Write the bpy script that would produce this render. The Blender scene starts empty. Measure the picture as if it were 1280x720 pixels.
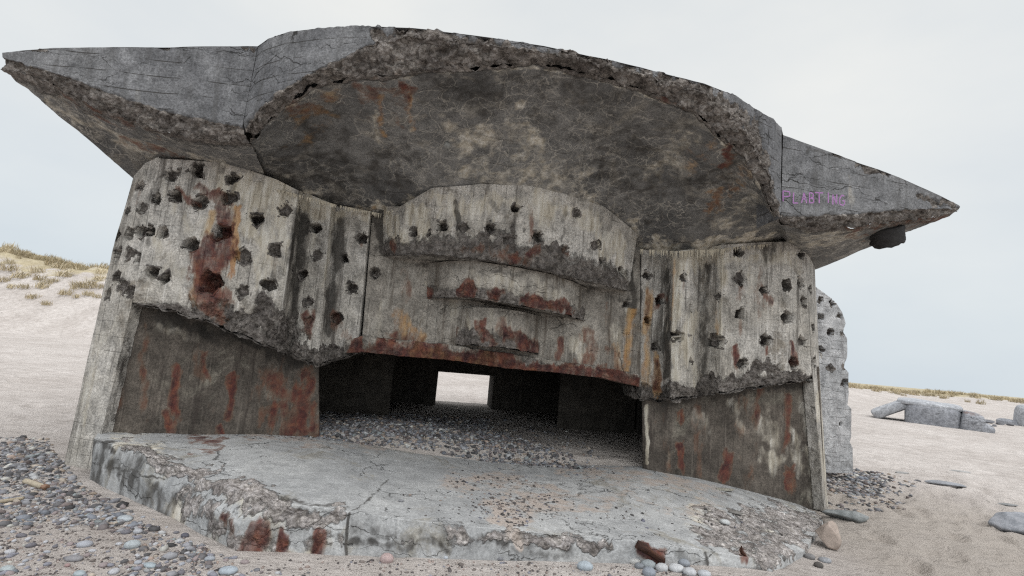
import bpy, bmesh, math, random
import numpy as np
from mathutils import Matrix, Vector
random.seed(5); RNG = np.random.default_rng(5)
sc = bpy.context.scene
COL = sc.collection

# ------------------------------------------------------------------ camera model (used to trace real sizes off the photograph)
F, H0, EYE = 620., 440., 1.6
ROLL = math.radians(5.0); PITCH = math.atan((H0-360)/F)
cr, sr, cp, sp = math.cos(ROLL), math.sin(ROLL), math.cos(PITCH), math.sin(PITCH)
CAM = np.array([0, 0, EYE])
RIGHT = np.array([cr, -sp*sr, cp*sr]); UP = np.array([-sr, -sp*cr, cp*cr]); FWD = np.array([0, cp, sp])
YAW = math.radians(9.0); ORG = np.array([0.07, 6.13, 0.0])
cy, sy = math.cos(YAW), math.sin(YAW)
def to_local(p):
    p = np.asarray(p, float)-ORG
    return np.stack([p[..., 0]*cy+p[..., 1]*sy, -p[..., 0]*sy+p[..., 1]*cy, p[..., 2]], -1)
def to_world(p):
    p = np.asarray(p, float)
    return np.stack([p[..., 0]*cy-p[..., 1]*sy, p[..., 0]*sy+p[..., 1]*cy, p[..., 2]], -1)+ORG
def ray(px, py): return FWD+RIGHT*((px-640)/F)+UP*(-(py-360)/F)
def PY(px, py, Y):
    d = ray(px, py); return CAM+d*(Y/d[1])
def PZ(px, py, z=0.):
    d = ray(px, py); return CAM+d*((z-EYE)/d[2])
CL = to_local(CAM)
def ray_l(px, py):
    d = ray(px, py); return np.array([d[0]*cy+d[1]*sy, -d[0]*sy+d[1]*cy, d[2]])
def PV(px, py, v):
    d = ray_l(px, py); return CL+d*((v-CL[1])/d[1])
def PW(px, py, w):
    d = ray_l(px, py); return CL+d*((w-CL[2])/d[2])
def proj_w(P):
    q = P-CAM; x = q@RIGHT; y = q@UP; z = np.maximum(q@FWD, 1e-3)
    return 640+F*x/z, 360-F*y/z
def proj_l(P): return proj_w(to_world(P))

# ------------------------------------------------------------------ noise
def vnoise(P, seed=0):
    P = np.asarray(P, float); I = np.floor(P).astype(np.int64); f = P-I
    f = f*f*f*(f*(f*6-15)+10); out = np.zeros(len(P))
    for a in (0, 1):
        for b in (0, 1):
            for c in (0, 1):
                h = ((I[:, 0]+a)*374761393+(I[:, 1]+b)*668265263+(I[:, 2]+c)*1442695041+seed*974711) & 0xffffffff
                h = ((h ^ (h >> 13))*1274126177) & 0xffffffff
                h = (h ^ (h >> 16)) & 0xffff
                w = (f[:, 0] if a else 1-f[:, 0])*(f[:, 1] if b else 1-f[:, 1])*(f[:, 2] if c else 1-f[:, 2])
                out += w*(h/65535.)
    return out
def fbm(P, scale=1., octv=5, gain=.5, seed=0):
    P = np.asarray(P, float)*scale; s = np.zeros(len(P)); a = 1.; t = 0.
    for i in range(octv):
        s += a*(vnoise(P+17.3*i, seed+i)-.5); t += a; a *= gain; P = P*2.03
    return s/t*2
def sstep(a, b, x):
    t = np.clip((x-a)/(b-a), 0, 1); return t*t*(3-2*t)

# ------------------------------------------------------------------ mesh helpers
ATTRS = ('rust', 'white', 'dark', 'rough', 'sand', 'orange')
def link_mesh(name, V, Fc, mat, parent=None, attrs=None, smooth=True, colors=None):
    me = bpy.data.meshes.new(name)
    V = np.asarray(V, np.float32)
    Fc = np.asarray(Fc, np.int32)
    me.vertices.add(len(V)); me.vertices.foreach_set('co', V.ravel())
    k = Fc.shape[1]
    me.loops.add(Fc.size); me.loops.foreach_set('vertex_index', Fc.ravel())
    me.polygons.add(len(Fc)); me.polygons.foreach_set('loop_start', np.arange(0, Fc.size, k, dtype=np.int32))
    try: me.polygons.foreach_set('loop_total', np.full(len(Fc), k, np.int32))
    except Exception: pass
    me.update(calc_edges=True)
    me.polygons.foreach_set('use_smooth', np.full(len(Fc), smooth))
    for n, a in (attrs or {}).items():
        at = me.attributes.new(n, 'FLOAT', 'POINT'); at.data.foreach_set('value', np.asarray(a, np.float32))
    if colors is not None:
        at = me.attributes.new('col', 'FLOAT_COLOR', 'POINT')
        at.data.foreach_set('color', np.concatenate([colors, np.ones((len(colors), 1))], 1).astype(np.float32).ravel())
    me.materials.append(mat); me.validate()
    o = bpy.data.objects.new(name, me); COL.objects.link(o)
    if parent is not None: o.parent = parent
    return o
def tag(o, label=None, cat=None, group=None, kind=None):
    for k, v in (('label', label), ('category', cat), ('group', group), ('kind', kind)):
        if v: o[k] = v
    return o
def empty(name, loc=(0, 0, 0), rz=0):
    o = bpy.data.objects.new(name, None); COL.objects.link(o); o.location = loc; o.rotation_euler = (0, 0, rz); o.empty_display_size = .3
    return o

class Part:
    """patches of a finely divided, noise-weathered surface, gathered into one mesh"""
    def __init__(s): s.V = []; s.F = []; s.A = {k: [] for k in ATTRS}; s.n = 0
    def loft(s, cols, ds=.02, rows=None, amp=.006, ramp=.05, seed=0, edge_jit=0., pits=None, big=.0, flip=None):
        C = np.array([[np.asarray(p, float) for p in c] for c in cols]); nc, K, _ = C.shape
        us = [0.]; 
        for i in range(nc-1):
            L = np.linalg.norm(C[i+1]-C[i], axis=1).max(); n = max(1, int(math.ceil(L/ds)))
            us += list(i+np.arange(1, n+1)/n)
        vs = [0.]
        for j in range(K-1):
            L = np.linalg.norm(C[:, j+1]-C[:, j], axis=1).max(); n = max(1, int(math.ceil(L/ds)))
            vs += list(j+np.arange(1, n+1)/n)
        us = np.array(us); vs = np.array(vs)
        i0 = np.minimum(us.astype(int), nc-2); fu = (us-i0)[:, None, None]
        R = C[i0]*(1-fu)+C[i0+1]*fu                     # [U,K,3]
        if edge_jit:
            jit = fbm(np.stack([us*0+3.3, R[:, 0, 0]*9, R[:, 0, 1]*9], 1), 1., 4, .6, seed+77)*edge_jit
            for j in range(1, K-1):
                d = R[:, j+1]-R[:, j-1]; d /= np.linalg.norm(d, axis=1)[:, None]+1e-9
                R[:, j] += d*jit[:, None]*(1. if j % 2 else .6)
        j0 = np.minimum(vs.astype(int), K-2); fv = (vs-j0)[None, :, None]
        G = R[:, j0]*(1-fv)+R[:, j0+1]*fv               # [U,V,3]
        U_, V_ = G.shape[:2]
        du = np.gradient(G, axis=0) if U_ > 1 else 0; dv = np.gradient(G, axis=1)
        N = np.cross(du, dv); N /= np.linalg.norm(N, axis=2)[:, :, None]+1e-9
        P = G.reshape(-1, 3); N = N.reshape(-1, 3)
        sgn = np.sum(N*(CL-P), 1)
        fl = (np.median(sgn) < 0) if flip is None else flip
        if fl: N = -N
        A = {k: np.zeros(len(P)) for k in ATTRS}
        if rows:
            for k, r in rows.items():
                r = np.array(r, float); a = r[j0]*(1-fv[0, :, 0])+r[j0+1]*fv[0, :, 0]
                A[k] = np.tile(a, U_)
        s.pend = (P, N, A, U_, V_, fl, amp, ramp, seed, big)
        return s
    def paint(s, attr, caps, maxi=True):
        P = s.pend[0]; A = s.pend[2]; X, Y = proj_l(P)
        if not hasattr(s, 'wp') or s.wp[0] is not P:
            q = P*Z([1, 1, .55]); s.wp = (P, fbm(q, 4.5, 5, .62, 61), fbm(q, 4.5, 5, .62, 62), fbm(P*Z([1, 1, .4]), 15, 4, .65, 63))
        for c in caps:
            x0, y0, x1, y1, r = c[:5]; st = c[5] if len(c) > 5 else 1.
            x = X+s.wp[1]*(r*1.5+2); y = Y+s.wp[2]*(r*2.2+5)
            dx, dy = x1-x0, y1-y0; L2 = dx*dx+dy*dy+1e-6
            t = np.clip(((x-x0)*dx+(y-y0)*dy)/L2, 0, 1)
            ey = y-y0-t*dy
            if attr in ('rust', 'orange', 'white') and r > 2.6: ey = np.where(ey > 0, ey*.5, ey)      # stains run down
            d = np.hypot(x-x0-t*dx, ey)
            m = st*(1-sstep(0, r*1.75, d))*np.clip(1.05+.9*s.wp[3], .2, 1.3)
            A[attr] = np.maximum(A[attr], m)
        return s
    def done(s, pits=(), crack=()):
        P, N, A, U_, V_, fl, amp, ramp, seed, big = s.pend
        rough = np.clip(A['rough'], 0, 1)
        D = amp*fbm(P, 3.1, 5, .55, seed)+big*fbm(P, .9, 3, .5, seed+9)
        if rough.max() > .05:
            rr = rough*sstep(.0, .25, rough+.3*fbm(P, 6, 2, .5, seed+31))
            rid = 1-np.abs(fbm(P, 5.5, 5, .6, seed+3))*2.
            D = D+rr*ramp*(fbm(P, 9, 5, .62, seed+5)*1.2-.55*rid)
            J = np.stack([fbm(P, 11, 3, .6, seed+40+i) for i in range(3)], 1)*rr[:, None]*ramp*.6
        else: J = 0
        # shell pocks and bolt holes
        if len(pits):
            x, y = proj_l(P); facing = np.sum(N*(CL-P), 1) > -.2
            for q in pits:
                px, py, r = q[:3]; r *= random.uniform(.74, .95); dep = q[3] if len(q) > 3 else (random.uniform(.15, .27) if random.random() < .66 else random.uniform(.05, .09))
                dd = np.hypot(x-px, y-py)+(~facing)*1e3
                k = int(np.argmin(dd))
                if dd[k] > 6: continue
                c = P[k]; n = N[k]; rel = P-c
                near = np.where(np.abs(rel).max(1) < r*2.6)[0]
                if len(near) == 0: continue
                rel = rel[near]; tz = np.array([0, 0, 1.]); tx = np.cross(tz, n); tx /= np.linalg.norm(tx)+1e-9; ty = np.cross(n, tx)
                a = rel@tx; b = rel@ty; an = np.arctan2(b, a); rad = np.hypot(a, b*random.uniform(.85, 1.15))
                ph = [random.uniform(0, 6.28) for _ in range(4)]
                nc = random.choice([4, 5, 5, 6]); aj = np.sort(np.array([6.283*(i+random.uniform(-.28, .28))/nc for i in range(nc)])); rj = np.array([r*random.uniform(.82, 1.2) for _ in range(nc)])
                pxx, pyy = rj*np.cos(aj), rj*np.sin(aj); m_ = np.full(len(a), -9.)
                rot = random.uniform(0, 6.28); cr_, sr_ = math.cos(rot), math.sin(rot)
                wob = r*.16*fbm(P[near], 14, 3, .6, seed+7)
                a2 = a*cr_-b*sr_; b2 = a*sr_+b*cr_
                for i in range(nc):
                    j = (i+1) % nc; ex, ey = pxx[j]-pxx[i], pyy[j]-pyy[i]; l_ = math.hypot(ex, ey)+1e-9
                    m_ = np.maximum(m_, ((a2-pxx[i])*ey-(b2-pyy[i])*ex)/l_)
                m_ = m_+wob                                   # signed distance outside the pit's rim
                prof = 1-sstep(-.013, .004, m_)
                bot = .85+.5*fbm(P[near], 13, 4, .6, seed+int(px))+.25*(a2/r)*random.uniform(-1, 1)
                D[near] = D[near]*(1-prof)+prof*(-dep*bot)
                lip = np.exp(-((m_-.012)/.018)**2)*(fbm(P[near], 5/r*.1+9, 3, .6, seed+19) > .05)
                A['rough'][near] = np.maximum(A['rough'][near], np.maximum(.75*prof, .6*lip))  # broken aggregate in the pit, toned dark to paint in its shade
                if random.random() < .6:
                    dn = P-c; hx = dn@tx; hz_ = -dn[:, 2]; k_ = random.choice(['dark', 'dark', 'white', 'rust']); ln_ = random.uniform(.15, .5)
                    st_ = np.exp(-(hx/(r*.5))**2)*sstep(0, .05, hz_)*(1-sstep(ln_*.4, ln_, hz_))*(np.abs(dn[:, 1]) < .3)*random.uniform(.25, .55)
                    A[k_] = np.maximum(A[k_], st_)
        P = P+N*D[:, None]+J
        idx = np.arange(U_*V_).reshape(U_, V_)
        q = np.stack([idx[:-1, :-1], idx[1:, :-1], idx[1:, 1:], idx[:-1, 1:]], -1).reshape(-1, 4)
        if fl: q = q[:, ::-1]
        s.V.append(P); s.F.append(q+s.n); s.n += len(P)
        for k in ATTRS: s.A[k].append(A[k])
        return s
    def build(s, name, mat, parent):
        A = {k: np.concatenate(v) for k, v in s.A.items()}
        return link_mesh(name, np.concatenate(s.V), np.concatenate(s.F), mat, parent, A)

# ------------------------------------------------------------------ materials
class NT:
    def __init__(s, name):
        s.m = bpy.data.materials.new(name); s.m.use_nodes = True; s.t = s.m.node_tree; s.t.nodes.clear()
        s.out = s.t.nodes.new('ShaderNodeOutputMaterial'); s.b = s.t.nodes.new('ShaderNodeBsdfPrincipled')
        s.t.links.new(s.b.outputs[0], s.out.inputs[0]); s.b.inputs['Roughness'].default_value = .9
        s.b.inputs['Specular IOR Level'].default_value = .25
        s.pos = s.n('ShaderNodeTexCoord').outputs['Object']
    def n(s, t): return s.t.nodes.new(t)
    def put(s, sock, v):
        if isinstance(v, bpy.types.NodeSocket): s.t.links.new(v, sock)
        elif isinstance(v, (tuple, list)) and sock.type == 'RGBA': sock.default_value = (*v, 1) if len(v) == 3 else v
        else: sock.default_value = v
    def sc(s, v, scale):
        m = s.n('ShaderNodeVectorMath'); m.operation = 'MULTIPLY'; s.put(m.inputs[0], v); m.inputs[1].default_value = scale; return m.outputs[0]
    def noise(s, scale, det=6, rough=.6, v=None, dist=0):
        m = s.n('ShaderNodeTexNoise'); s.put(m.inputs['Vector'], v or s.pos); m.inputs['Scale'].default_value = scale
        m.inputs['Detail'].default_value = det; m.inputs['Roughness'].default_value = rough; m.inputs['Distortion'].default_value = dist
        return m.outputs['Fac']
    def vor(s, scale, feature='F1', v=None, rnd=1.):
        m = s.n('ShaderNodeTexVoronoi'); m.feature = feature; s.put(m.inputs['Vector'], v or s.pos); m.inputs['Scale'].default_value = scale
        m.inputs['Randomness'].default_value = rnd
        return m.outputs
    def mth(s, op, a, b=0., c=None, clamp=False):
        m = s.n('ShaderNodeMath'); m.operation = op; m.use_clamp = clamp; s.put(m.inputs[0], a); s.put(m.inputs[1], b)
        if c is not None: s.put(m.inputs[2], c)
        return m.outputs[0]
    def rng(s, f, a, b, lo=0., hi=1., st='SMOOTHSTEP'):
        m = s.n('ShaderNodeMapRange'); m.interpolation_type = st; s.put(m.inputs['Value'], f)
        m.inputs['From Min'].default_value = a; m.inputs['From Max'].default_value = b
        m.inputs['To Min'].default_value = lo; m.inputs['To Max'].default_value = hi
        return m.outputs[0]
    def mix(s, f, a, b, mode='MIX'):
        m = s.n('ShaderNodeMix'); m.data_type = 'RGBA'; m.blend_type = mode
        s.put(m.inputs[0], f); s.put(m.inputs[6], a); s.put(m.inputs[7], b); return m.outputs[2]
    def ramp(s, f, stops):
        m = s.n('ShaderNodeValToRGB'); s.put(m.inputs[0], f); e = m.color_ramp.elements
        while len(e) < len(stops): e.new(.5)
        for i, (p, c) in enumerate(stops): e[i].position = p; e[i].color = (*c, 1)
        return m.outputs[0]
    def attr(s, name):
        m = s.n('ShaderNodeAttribute'); m.attribute_name = name; return m
    def bump(s, h, strength=.5, dist=.02, nrm=None):
        m = s.n('ShaderNodeBump'); s.put(m.inputs['Height'], h); m.inputs['Strength'].default_value = strength; m.inputs['Distance'].default_value = dist
        if nrm: s.put(m.inputs['Normal'], nrm)
        return m.outputs[0]
    def fin(s, col, nrm=None, rough=None):
        s.put(s.b.inputs['Base Color'], col)
        if nrm: s.put(s.b.inputs['Normal'], nrm)
        if rough is not None: s.put(s.b.inputs['Roughness'], rough)
        return s.m

def concrete(name, A, B, streak=.6, streak_col=(.09, .075, .06), boards=.0, cracks=.0, crack_col=(.4, .38, .34), hcrack=0., mott=None, speck=0., vboards=0., blotch=None, erot=1., grain=1.):
    s = NT(name)
    n1 = s.noise(.9, 6, .62); n2 = s.noise(6, 9, .68); n3 = s.noise(48, 4, .7)
    st = s.noise(1., 7, .62, s.sc(s.pos, (9, 9, .75))); st2 = s.noise(1., 5, .6, s.sc(s.pos, (26, 26, 1.1)))
    col = s.mix(s.rng(n1, .36, .64), A, B)
    if mott: col = s.mix(s.rng(s.noise(2.2, 8, .66, dist=.6), .52, .62), col, mott)
    if blotch: col = s.mix(s.rng(s.noise(1.3, 9, .7, s.sc(s.pos, (1, 1, .8)), dist=.8), .56, .66), col, blotch)
    col = s.mix(grain, col, s.ramp(n2, [(.28, (.45, .45, .45)), (.72, (1.42, 1.41, 1.39))]), 'MULTIPLY')
    col = s.mix(.8*grain, col, s.ramp(n3, [(.32, (.58, .58, .58)), (.68, (1.36, 1.36, 1.36))]), 'MULTIPLY')
    col = s.mix(s.mth('MULTIPLY', s.rng(st, .52, .68), streak), col, streak_col)
    col = s.mix(s.mth('MULTIPLY', s.rng(st2, .56, .7), streak*.5), col, tuple(min(1, c*1.55) for c in B))
    h = s.mth('MULTIPLY', s.mth('ADD', s.mth('MULTIPLY', n2, .8), s.mth('MULTIPLY', n3, .35)), grain)
    z = s.n('ShaderNodeSeparateXYZ'); s.put(z.inputs[0], s.pos)
    if boards:
        f = s.mth('FRACT', s.mth('ADD', s.mth('MULTIPLY', z.outputs[2], 6.3), s.mth('MULTIPLY', s.noise(1.3, 2, .5), .35)))
        ln = s.mth('MULTIPLY', s.rng(s.mth('ABSOLUTE', s.mth('SUBTRACT', f, .5)), .455, .495), s.rng(s.noise(2.6, 3, .6), .42, .6))
        col = s.mix(s.mth('MULTIPLY', ln, boards), col, (.07, .065, .06)); h = s.mth('SUBTRACT', h, s.mth('MULTIPLY', ln, 1.2*boards))
    if vboards:
        f = s.mth('FRACT', s.mth('ADD', s.mth('MULTIPLY', s.mth('ADD', z.outputs[0], s.mth('MULTIPLY', z.outputs[1], .6)), 8.), s.mth('MULTIPLY', s.noise(.9, 2, .5), .2)))
        ln = s.mth('MULTIPLY', s.rng(s.mth('ABSOLUTE', s.mth('SUBTRACT', f, .5)), .46, .495), s.rng(s.noise(2.2, 3, .6), .45, .6))
        col = s.mix(s.mth('MULTIPLY', ln, vboards), col, (.08, .07, .06)); h = s.mth('SUBTRACT', h, s.mth('MULTIPLY', ln, .8*vboards))
    def crackmask(v, scale, w, thr):
        e = s.vor(scale, 'DISTANCE_TO_EDGE', v)[0]
        return s.mth('MULTIPLY', s.rng(e, 0, w, 1, 0), s.rng(s.noise(1.4, 3, .6), thr-.05, thr+.09))
    wob = s.n('ShaderNodeVectorMath'); wob.operation = 'ADD'
    nv = s.n('ShaderNodeTexNoise'); s.put(nv.inputs['Vector'], s.pos); nv.inputs['Scale'].default_value = 3.5; nv.inputs['Detail'].default_value = 5
    s.put(wob.inputs[0], s.pos); s.put(wob.inputs[1], s.sc(nv.outputs['Color'], (.35, .35, .35)))
    if cracks:
        k = s.mth('MAXIMUM', crackmask(wob.outputs[0], 3.2, .022, .42), crackmask(s.sc(wob.outputs[0], (1, 1, 1.8)), 7.5, .035, .5))
        col = s.mix(s.mth('MULTIPLY', k, cracks), col, crack_col)
    if hcrack:
        k = crackmask(s.sc(wob.outputs[0], (.45, .45, 2.6)), 2.0, .012, .50)
        col = s.mix(s.mth('MULTIPLY', k, hcrack), col, (.03, .028, .025)); h = s.mth('SUBTRACT', h, s.mth('MULTIPLY', k, 2.))
    if speck:
        v_ = s.vor(22)[0]; k = s.mth('MULTIPLY', s.rng(v_, .1, .2, 1, 0), s.rng(s.noise(3, 3, .6), .5, .62))
        col = s.mix(s.mth('MULTIPLY', k, speck), col, (.045, .04, .04))
    # painted stains, broken up by noise; dark and white also carry shade and light
    def msk(a, nz, k=.85):
        at = s.attr(a).outputs['Fac']
        return s.mth('MULTIPLY', s.rng(at, .02, .2), s.rng(s.mth('ADD', s.mth('MULTIPLY', at, 1.2), s.mth('MULTIPLY', s.mth('SUBTRACT', nz, .5), k*1.35)), .2, .95))
    nd = s.noise(1., 7, .66, s.sc(s.pos, (5, 5, 1.6))); nb = s.noise(4.5, 9, .7, dist=.4)
    wcol = s.ramp(s.noise(1., 6, .65, s.sc(s.pos, (14, 14, 2.0))), [(.3, (.2, .172, .13)), (.45, (.45, .405, .33)), (.6, (.6, .565, .5)), (.75, (.66, .64, .6))])
    col = s.mix(msk('white', nd, 1.3), col, wcol)
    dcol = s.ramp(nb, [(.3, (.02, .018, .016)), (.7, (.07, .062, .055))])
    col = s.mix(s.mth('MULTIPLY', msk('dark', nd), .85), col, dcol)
    at_ = s.attr('rough').outputs['Fac']
    rg = s.mth('MULTIPLY', s.rng(at_, .02, .2), s.rng(s.mth('ADD', s.mth('MULTIPLY', at_, 1.2), s.mth('MULTIPLY', s.mth('SUBTRACT', nb, .5), 1.3)), .4, .62))
    vo = s.vor(34); vs = s.vor(90)
    sepc = s.n('ShaderNodeSeparateColor'); s.put(sepc.inputs[0], vo[1])
    agg = s.ramp(sepc.outputs[0], [(0., (.05, .046, .043)), (.35, (.15, .14, .125)), (.6, (.24, .22, .2)), (.85, (.36, .345, .32)), (1., (.46, .44, .41))])
    agg = s.mix(1., agg, s.ramp(s.noise(11, 6, .7), [(.34, (.3, .28, .26)), (.62, (1.15, 1.12, 1.08))]), 'MULTIPLY')
    ero = s.ramp(s.noise(13, 10, .74, dist=.7), [(.32, (.035, .03, .026)), (.44, (.11, .1, .088)), (.55, (.24, .222, .2)), (.66, (.38, .36, .33)), (.76, (.5, .48, .45))])
    agg = s.mix(.3, s.mix(1., ero, (1., 1., 1.06), 'MULTIPLY'), agg); agg = s.mix(1., agg, s.ramp(s.noise(3, 5, .6), [(.35, (.65, .62, .6)), (.65, (1.25, 1.22, 1.18))]), 'MULTIPLY')
    agg = s.mix(1., agg, (erot, erot*(1.0 if erot <= 1 else 1.03), erot*(1.01 if erot <= 1 else 1.09)), 'MULTIPLY')
    col = s.mix(rg, col, agg)
    h = s.mth('ADD', h, s.mth('MULTIPLY', rg, s.mth('ADD', s.mth('MULTIPLY', s.mth('SUBTRACT', 1., vo[0]), 1.1), s.mth('MULTIPLY', nb, 2.2))))
    rcol = s.ramp(s.noise(7, 9, .72, dist=.5), [(.28, (.020, .011, .013)), (.42, (.055, .019, .021)), (.54, (.125, .04, .031)), (.66, (.2, .075, .042)), (.78, (.30, .145, .072)), (.9, (.34, .23, .16))])
    col = s.mix(s.mth('MULTIPLY', msk('orange', nd, 1.2), .8), col, s.ramp(nd, [(.35, (.30, .13, .05)), (.55, (.44, .25, .10)), (.7, (.5, .36, .2))]))
    rm = msk('rust', nd, 1.1)
    col = s.mix(s.mth('MULTIPLY', s.rng(rm, 0., .5), .45), col, (.20, .115, .07))
    col = s.mix(s.mth('MULTIPLY', s.rng(rm, .05, 1.1), s.rng(s.noise(9, 7, .7, s.sc(s.pos, (1, 1, .4))), .3, .6, .45, .95)), col, rcol)
    scol = s.ramp(s.noise(30, 5, .7), [(.3, (.33, .28, .245)), (.7, (.5, .44, .4))])
    col = s.mix(msk('sand', nb, 1.5), col, scol)
    return s.fin(col, s.bump(h, .8, .025), .9)

M_roof = concrete('roof_concrete', (.125, .126, .134), (.185, .186, .193), .5, (.085, .083, .082), boards=.8, hcrack=.95, blotch=(.21, .212, .222))
M_ceil = concrete('ceiling_concrete', (.118, .116, .115), (.215, .21, .204), .25, (.05, .047, .045), boards=.25, cracks=.7, grain=.75, mott=(.245, .23, .208), blotch=(.31, .298, .28), crack_col=(.47, .44, .39))
M_pier = concrete('pier_concrete', (.35, .326, .292), (.49, .466, .436), .9, (.12, .108, .096), boards=.2, vboards=.5, erot=.8, blotch=(.24, .215, .185))
M_low = concrete('lower_wall_concrete', (.075, .064, .055), (.135, .116, .099), .85, (.05, .04, .035), vboards=.35, blotch=(.2, .18, .15))
M_back = concrete('embrasure_concrete', (.225, .204, .18), (.335, .31, .277), .8, (.10, .082, .066), vboards=.5, hcrack=.4, blotch=(.16, .135, .105))
M_slab = concrete('apron_concrete', (.34, .345, .35), (.425, .428, .428), .0, boards=0, hcrack=.5, blotch=(.30, .285, .255), speck=.4, erot=1.8, grain=.55)
M_flank = concrete('flank_concrete', (.33, .335, .345), (.44, .44, .45), .35, (.2, .19, .19), boards=.45, hcrack=.3)
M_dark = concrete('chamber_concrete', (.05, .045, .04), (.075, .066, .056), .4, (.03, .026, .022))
M_far = concrete('weathered_concrete', (.24, .247, .272), (.32, .327, .352), .35, (.13, .13, .14), boards=.5, hcrack=.5)

def rust_steel():
    s = NT('rusted_steel')
    n = s.noise(9, 9, .72, dist=.6); m = s.noise(3.2, 7, .7, dist=.8)
    col = s.ramp(n, [(.28, (.02, .012, .011)), (.45, (.05, .024, .018)), (.58, (.09, .04, .025)), (.7, (.2, .1, .05)), (.82, (.2, .17, .14))])
    col = s.mix(s.rng(m, .56, .62), col, (.09, .06, .05))
    return s.fin(col, s.bump(s.mth('ADD', n, m), .9, .03), .85)
M_rust = rust_steel()
def sand_mat(name, floor=False):
    s = NT(name)
    P = s.pos
    big = s.noise(.35, 5, .6); mid = s.noise(3.2, 7, .65); fine = s.noise(60, 5, .75); vf = s.noise(260, 2, .6)
    col = s.mix(s.rng(big, .35, .65), (.44, .402, .378), (.52, .482, .458))
    col = s.mix(1., col, s.ramp(mid, [(.3, (.78, .765, .75)), (.7, (1.12, 1.12, 1.12))]), 'MULTIPLY')
    col = s.mix(.6, col, s.ramp(fine, [(.3, (.72, .71, .7)), (.7, (1.2, 1.2, 1.2))]), 'MULTIPLY')
    col = s.mix(.28, col, s.ramp(vf, [(.35, (.7, .68, .66)), (.65, (1.25, 1.25, 1.25))]), 'MULTIPLY')
    wn = s.n('ShaderNodeTexNoise'); s.put(wn.inputs['Vector'], P); wn.inputs['Scale'].default_value = 6; wn.inputs['Detail'].default_value = 4
    wa = s.n('ShaderNodeVectorMath'); wa.operation = 'ADD'; s.put(wa.inputs[0], P); s.put(wa.inputs[1], s.sc(wn.outputs['Color'], (.5, .3, .1))); wv = wa.outputs[0]
    damp = s.attr('damp').outputs['Fac']
    col = s.mix(s.rng(s.mth('ADD', damp, s.mth('MULTIPLY', s.mth('SUBTRACT', mid, .5), .8)), .25, .8), col, (.37, .33, .295))
    fl = s.mth('MULTIPLY', s.rng(s.vor(1.5, 'F1', s.sc(wv, (1, 2.2, 1)))[0], .05, .11, 1, 0), s.rng(s.noise(.5, 3, .6), .42, .58))
    col = s.mix(s.mth('MULTIPLY', fl, .7), col, (.13, .115, .10))
    # pepper of tiny dark shell and grit
    sp_ = s.mth('MULTIPLY', s.rng(s.vor(55)[0], .12, .2, 1, 0), s.rng(s.mth('ADD', s.attr('grit').outputs['Fac'], s.mth('MULTIPLY', s.mth('SUBTRACT', s.noise(5, 4, .6), .5), .9)), .4, .7))
    col = s.mix(s.mth('MULTIPLY', sp_, .8), col, (.085, .075, .07))
    gr = s.attr('grass').outputs['Fac']
    gm = s.rng(s.mth('ADD', gr, s.mth('MULTIPLY', s.mth('SUBTRACT', s.noise(.7, 7, .68), .5), 1.4)), .4, .7)
    col = s.mix(gm, col, s.ramp(s.noise(2.4, 6, .7), [(.3, (.30, .25, .16)), (.7, (.46, .40, .28))]))
    rip = s.noise(1., 5, .55, s.sc(P, (3.2, 6.5, 4)), dist=.5)
    h = s.mth('ADD', s.mth('MULTIPLY', rip, 1.6), s.mth('ADD', s.mth('MULTIPLY', mid, .8), s.mth('MULTIPLY', fine, .25)))
    return s.fin(col, s.bump(h, 1., .06), .95)
M_sand = sand_mat('beach_sand')
def vcol_mat(name, rough=.75, nscale=40, bump=.25):
    s = NT(name); c = s.attr('col').outputs['Color']; n = s.noise(nscale, 6, .7)
    col = s.mix(.85, c, s.ramp(n, [(.3, (.72, .72, .72)), (.7, (1.25, 1.25, 1.25))]), 'MULTIPLY')
    return s.fin(col, s.bump(n, bump, .01), rough)
M_peb = vcol_mat('sea_pebble', .7)
M_grass = vcol_mat('dry_grass', .9, 20, .05)
def stone_mat(name, A, B, scale=9, rough=.75):
    s = NT(name); n = s.noise(scale, 8, .68); m = s.noise(scale*7, 4, .7)
    col = s.mix(s.rng(n, .35, .65), A, B); col = s.mix(.7, col, s.ramp(m, [(.3, (.75, .75, .75)), (.7, (1.2, 1.2, 1.2))]), 'MULTIPLY')
    return s.fin(col, s.bump(s.mth('ADD', n, m), .4, .015), rough)
def plain(name, c, rough=.8):
    s = NT(name); n = s.noise(30, 6, .7)
    return s.fin(s.mix(.7, c, s.ramp(n, [(.35, (.6, .6, .6)), (.7, (1.25, 1.25, 1.25))]), 'MULTIPLY'), None, rough)
M_graf = plain('faded_purple_paint', (.36, .18, .39), .9)
M_calc = plain('calcite', (.50, .45, .36), .8)

# ------------------------------------------------------------------ the gun bunker
bunker = empty('gun_bunker', ORG, YAW)
tag(bunker, 'huge weathered concrete gun bunker with pocked walls, rust stains and a beaked overhanging roof', 'bunker')
Z = np.array
ROOF_W = 4.37

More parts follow.
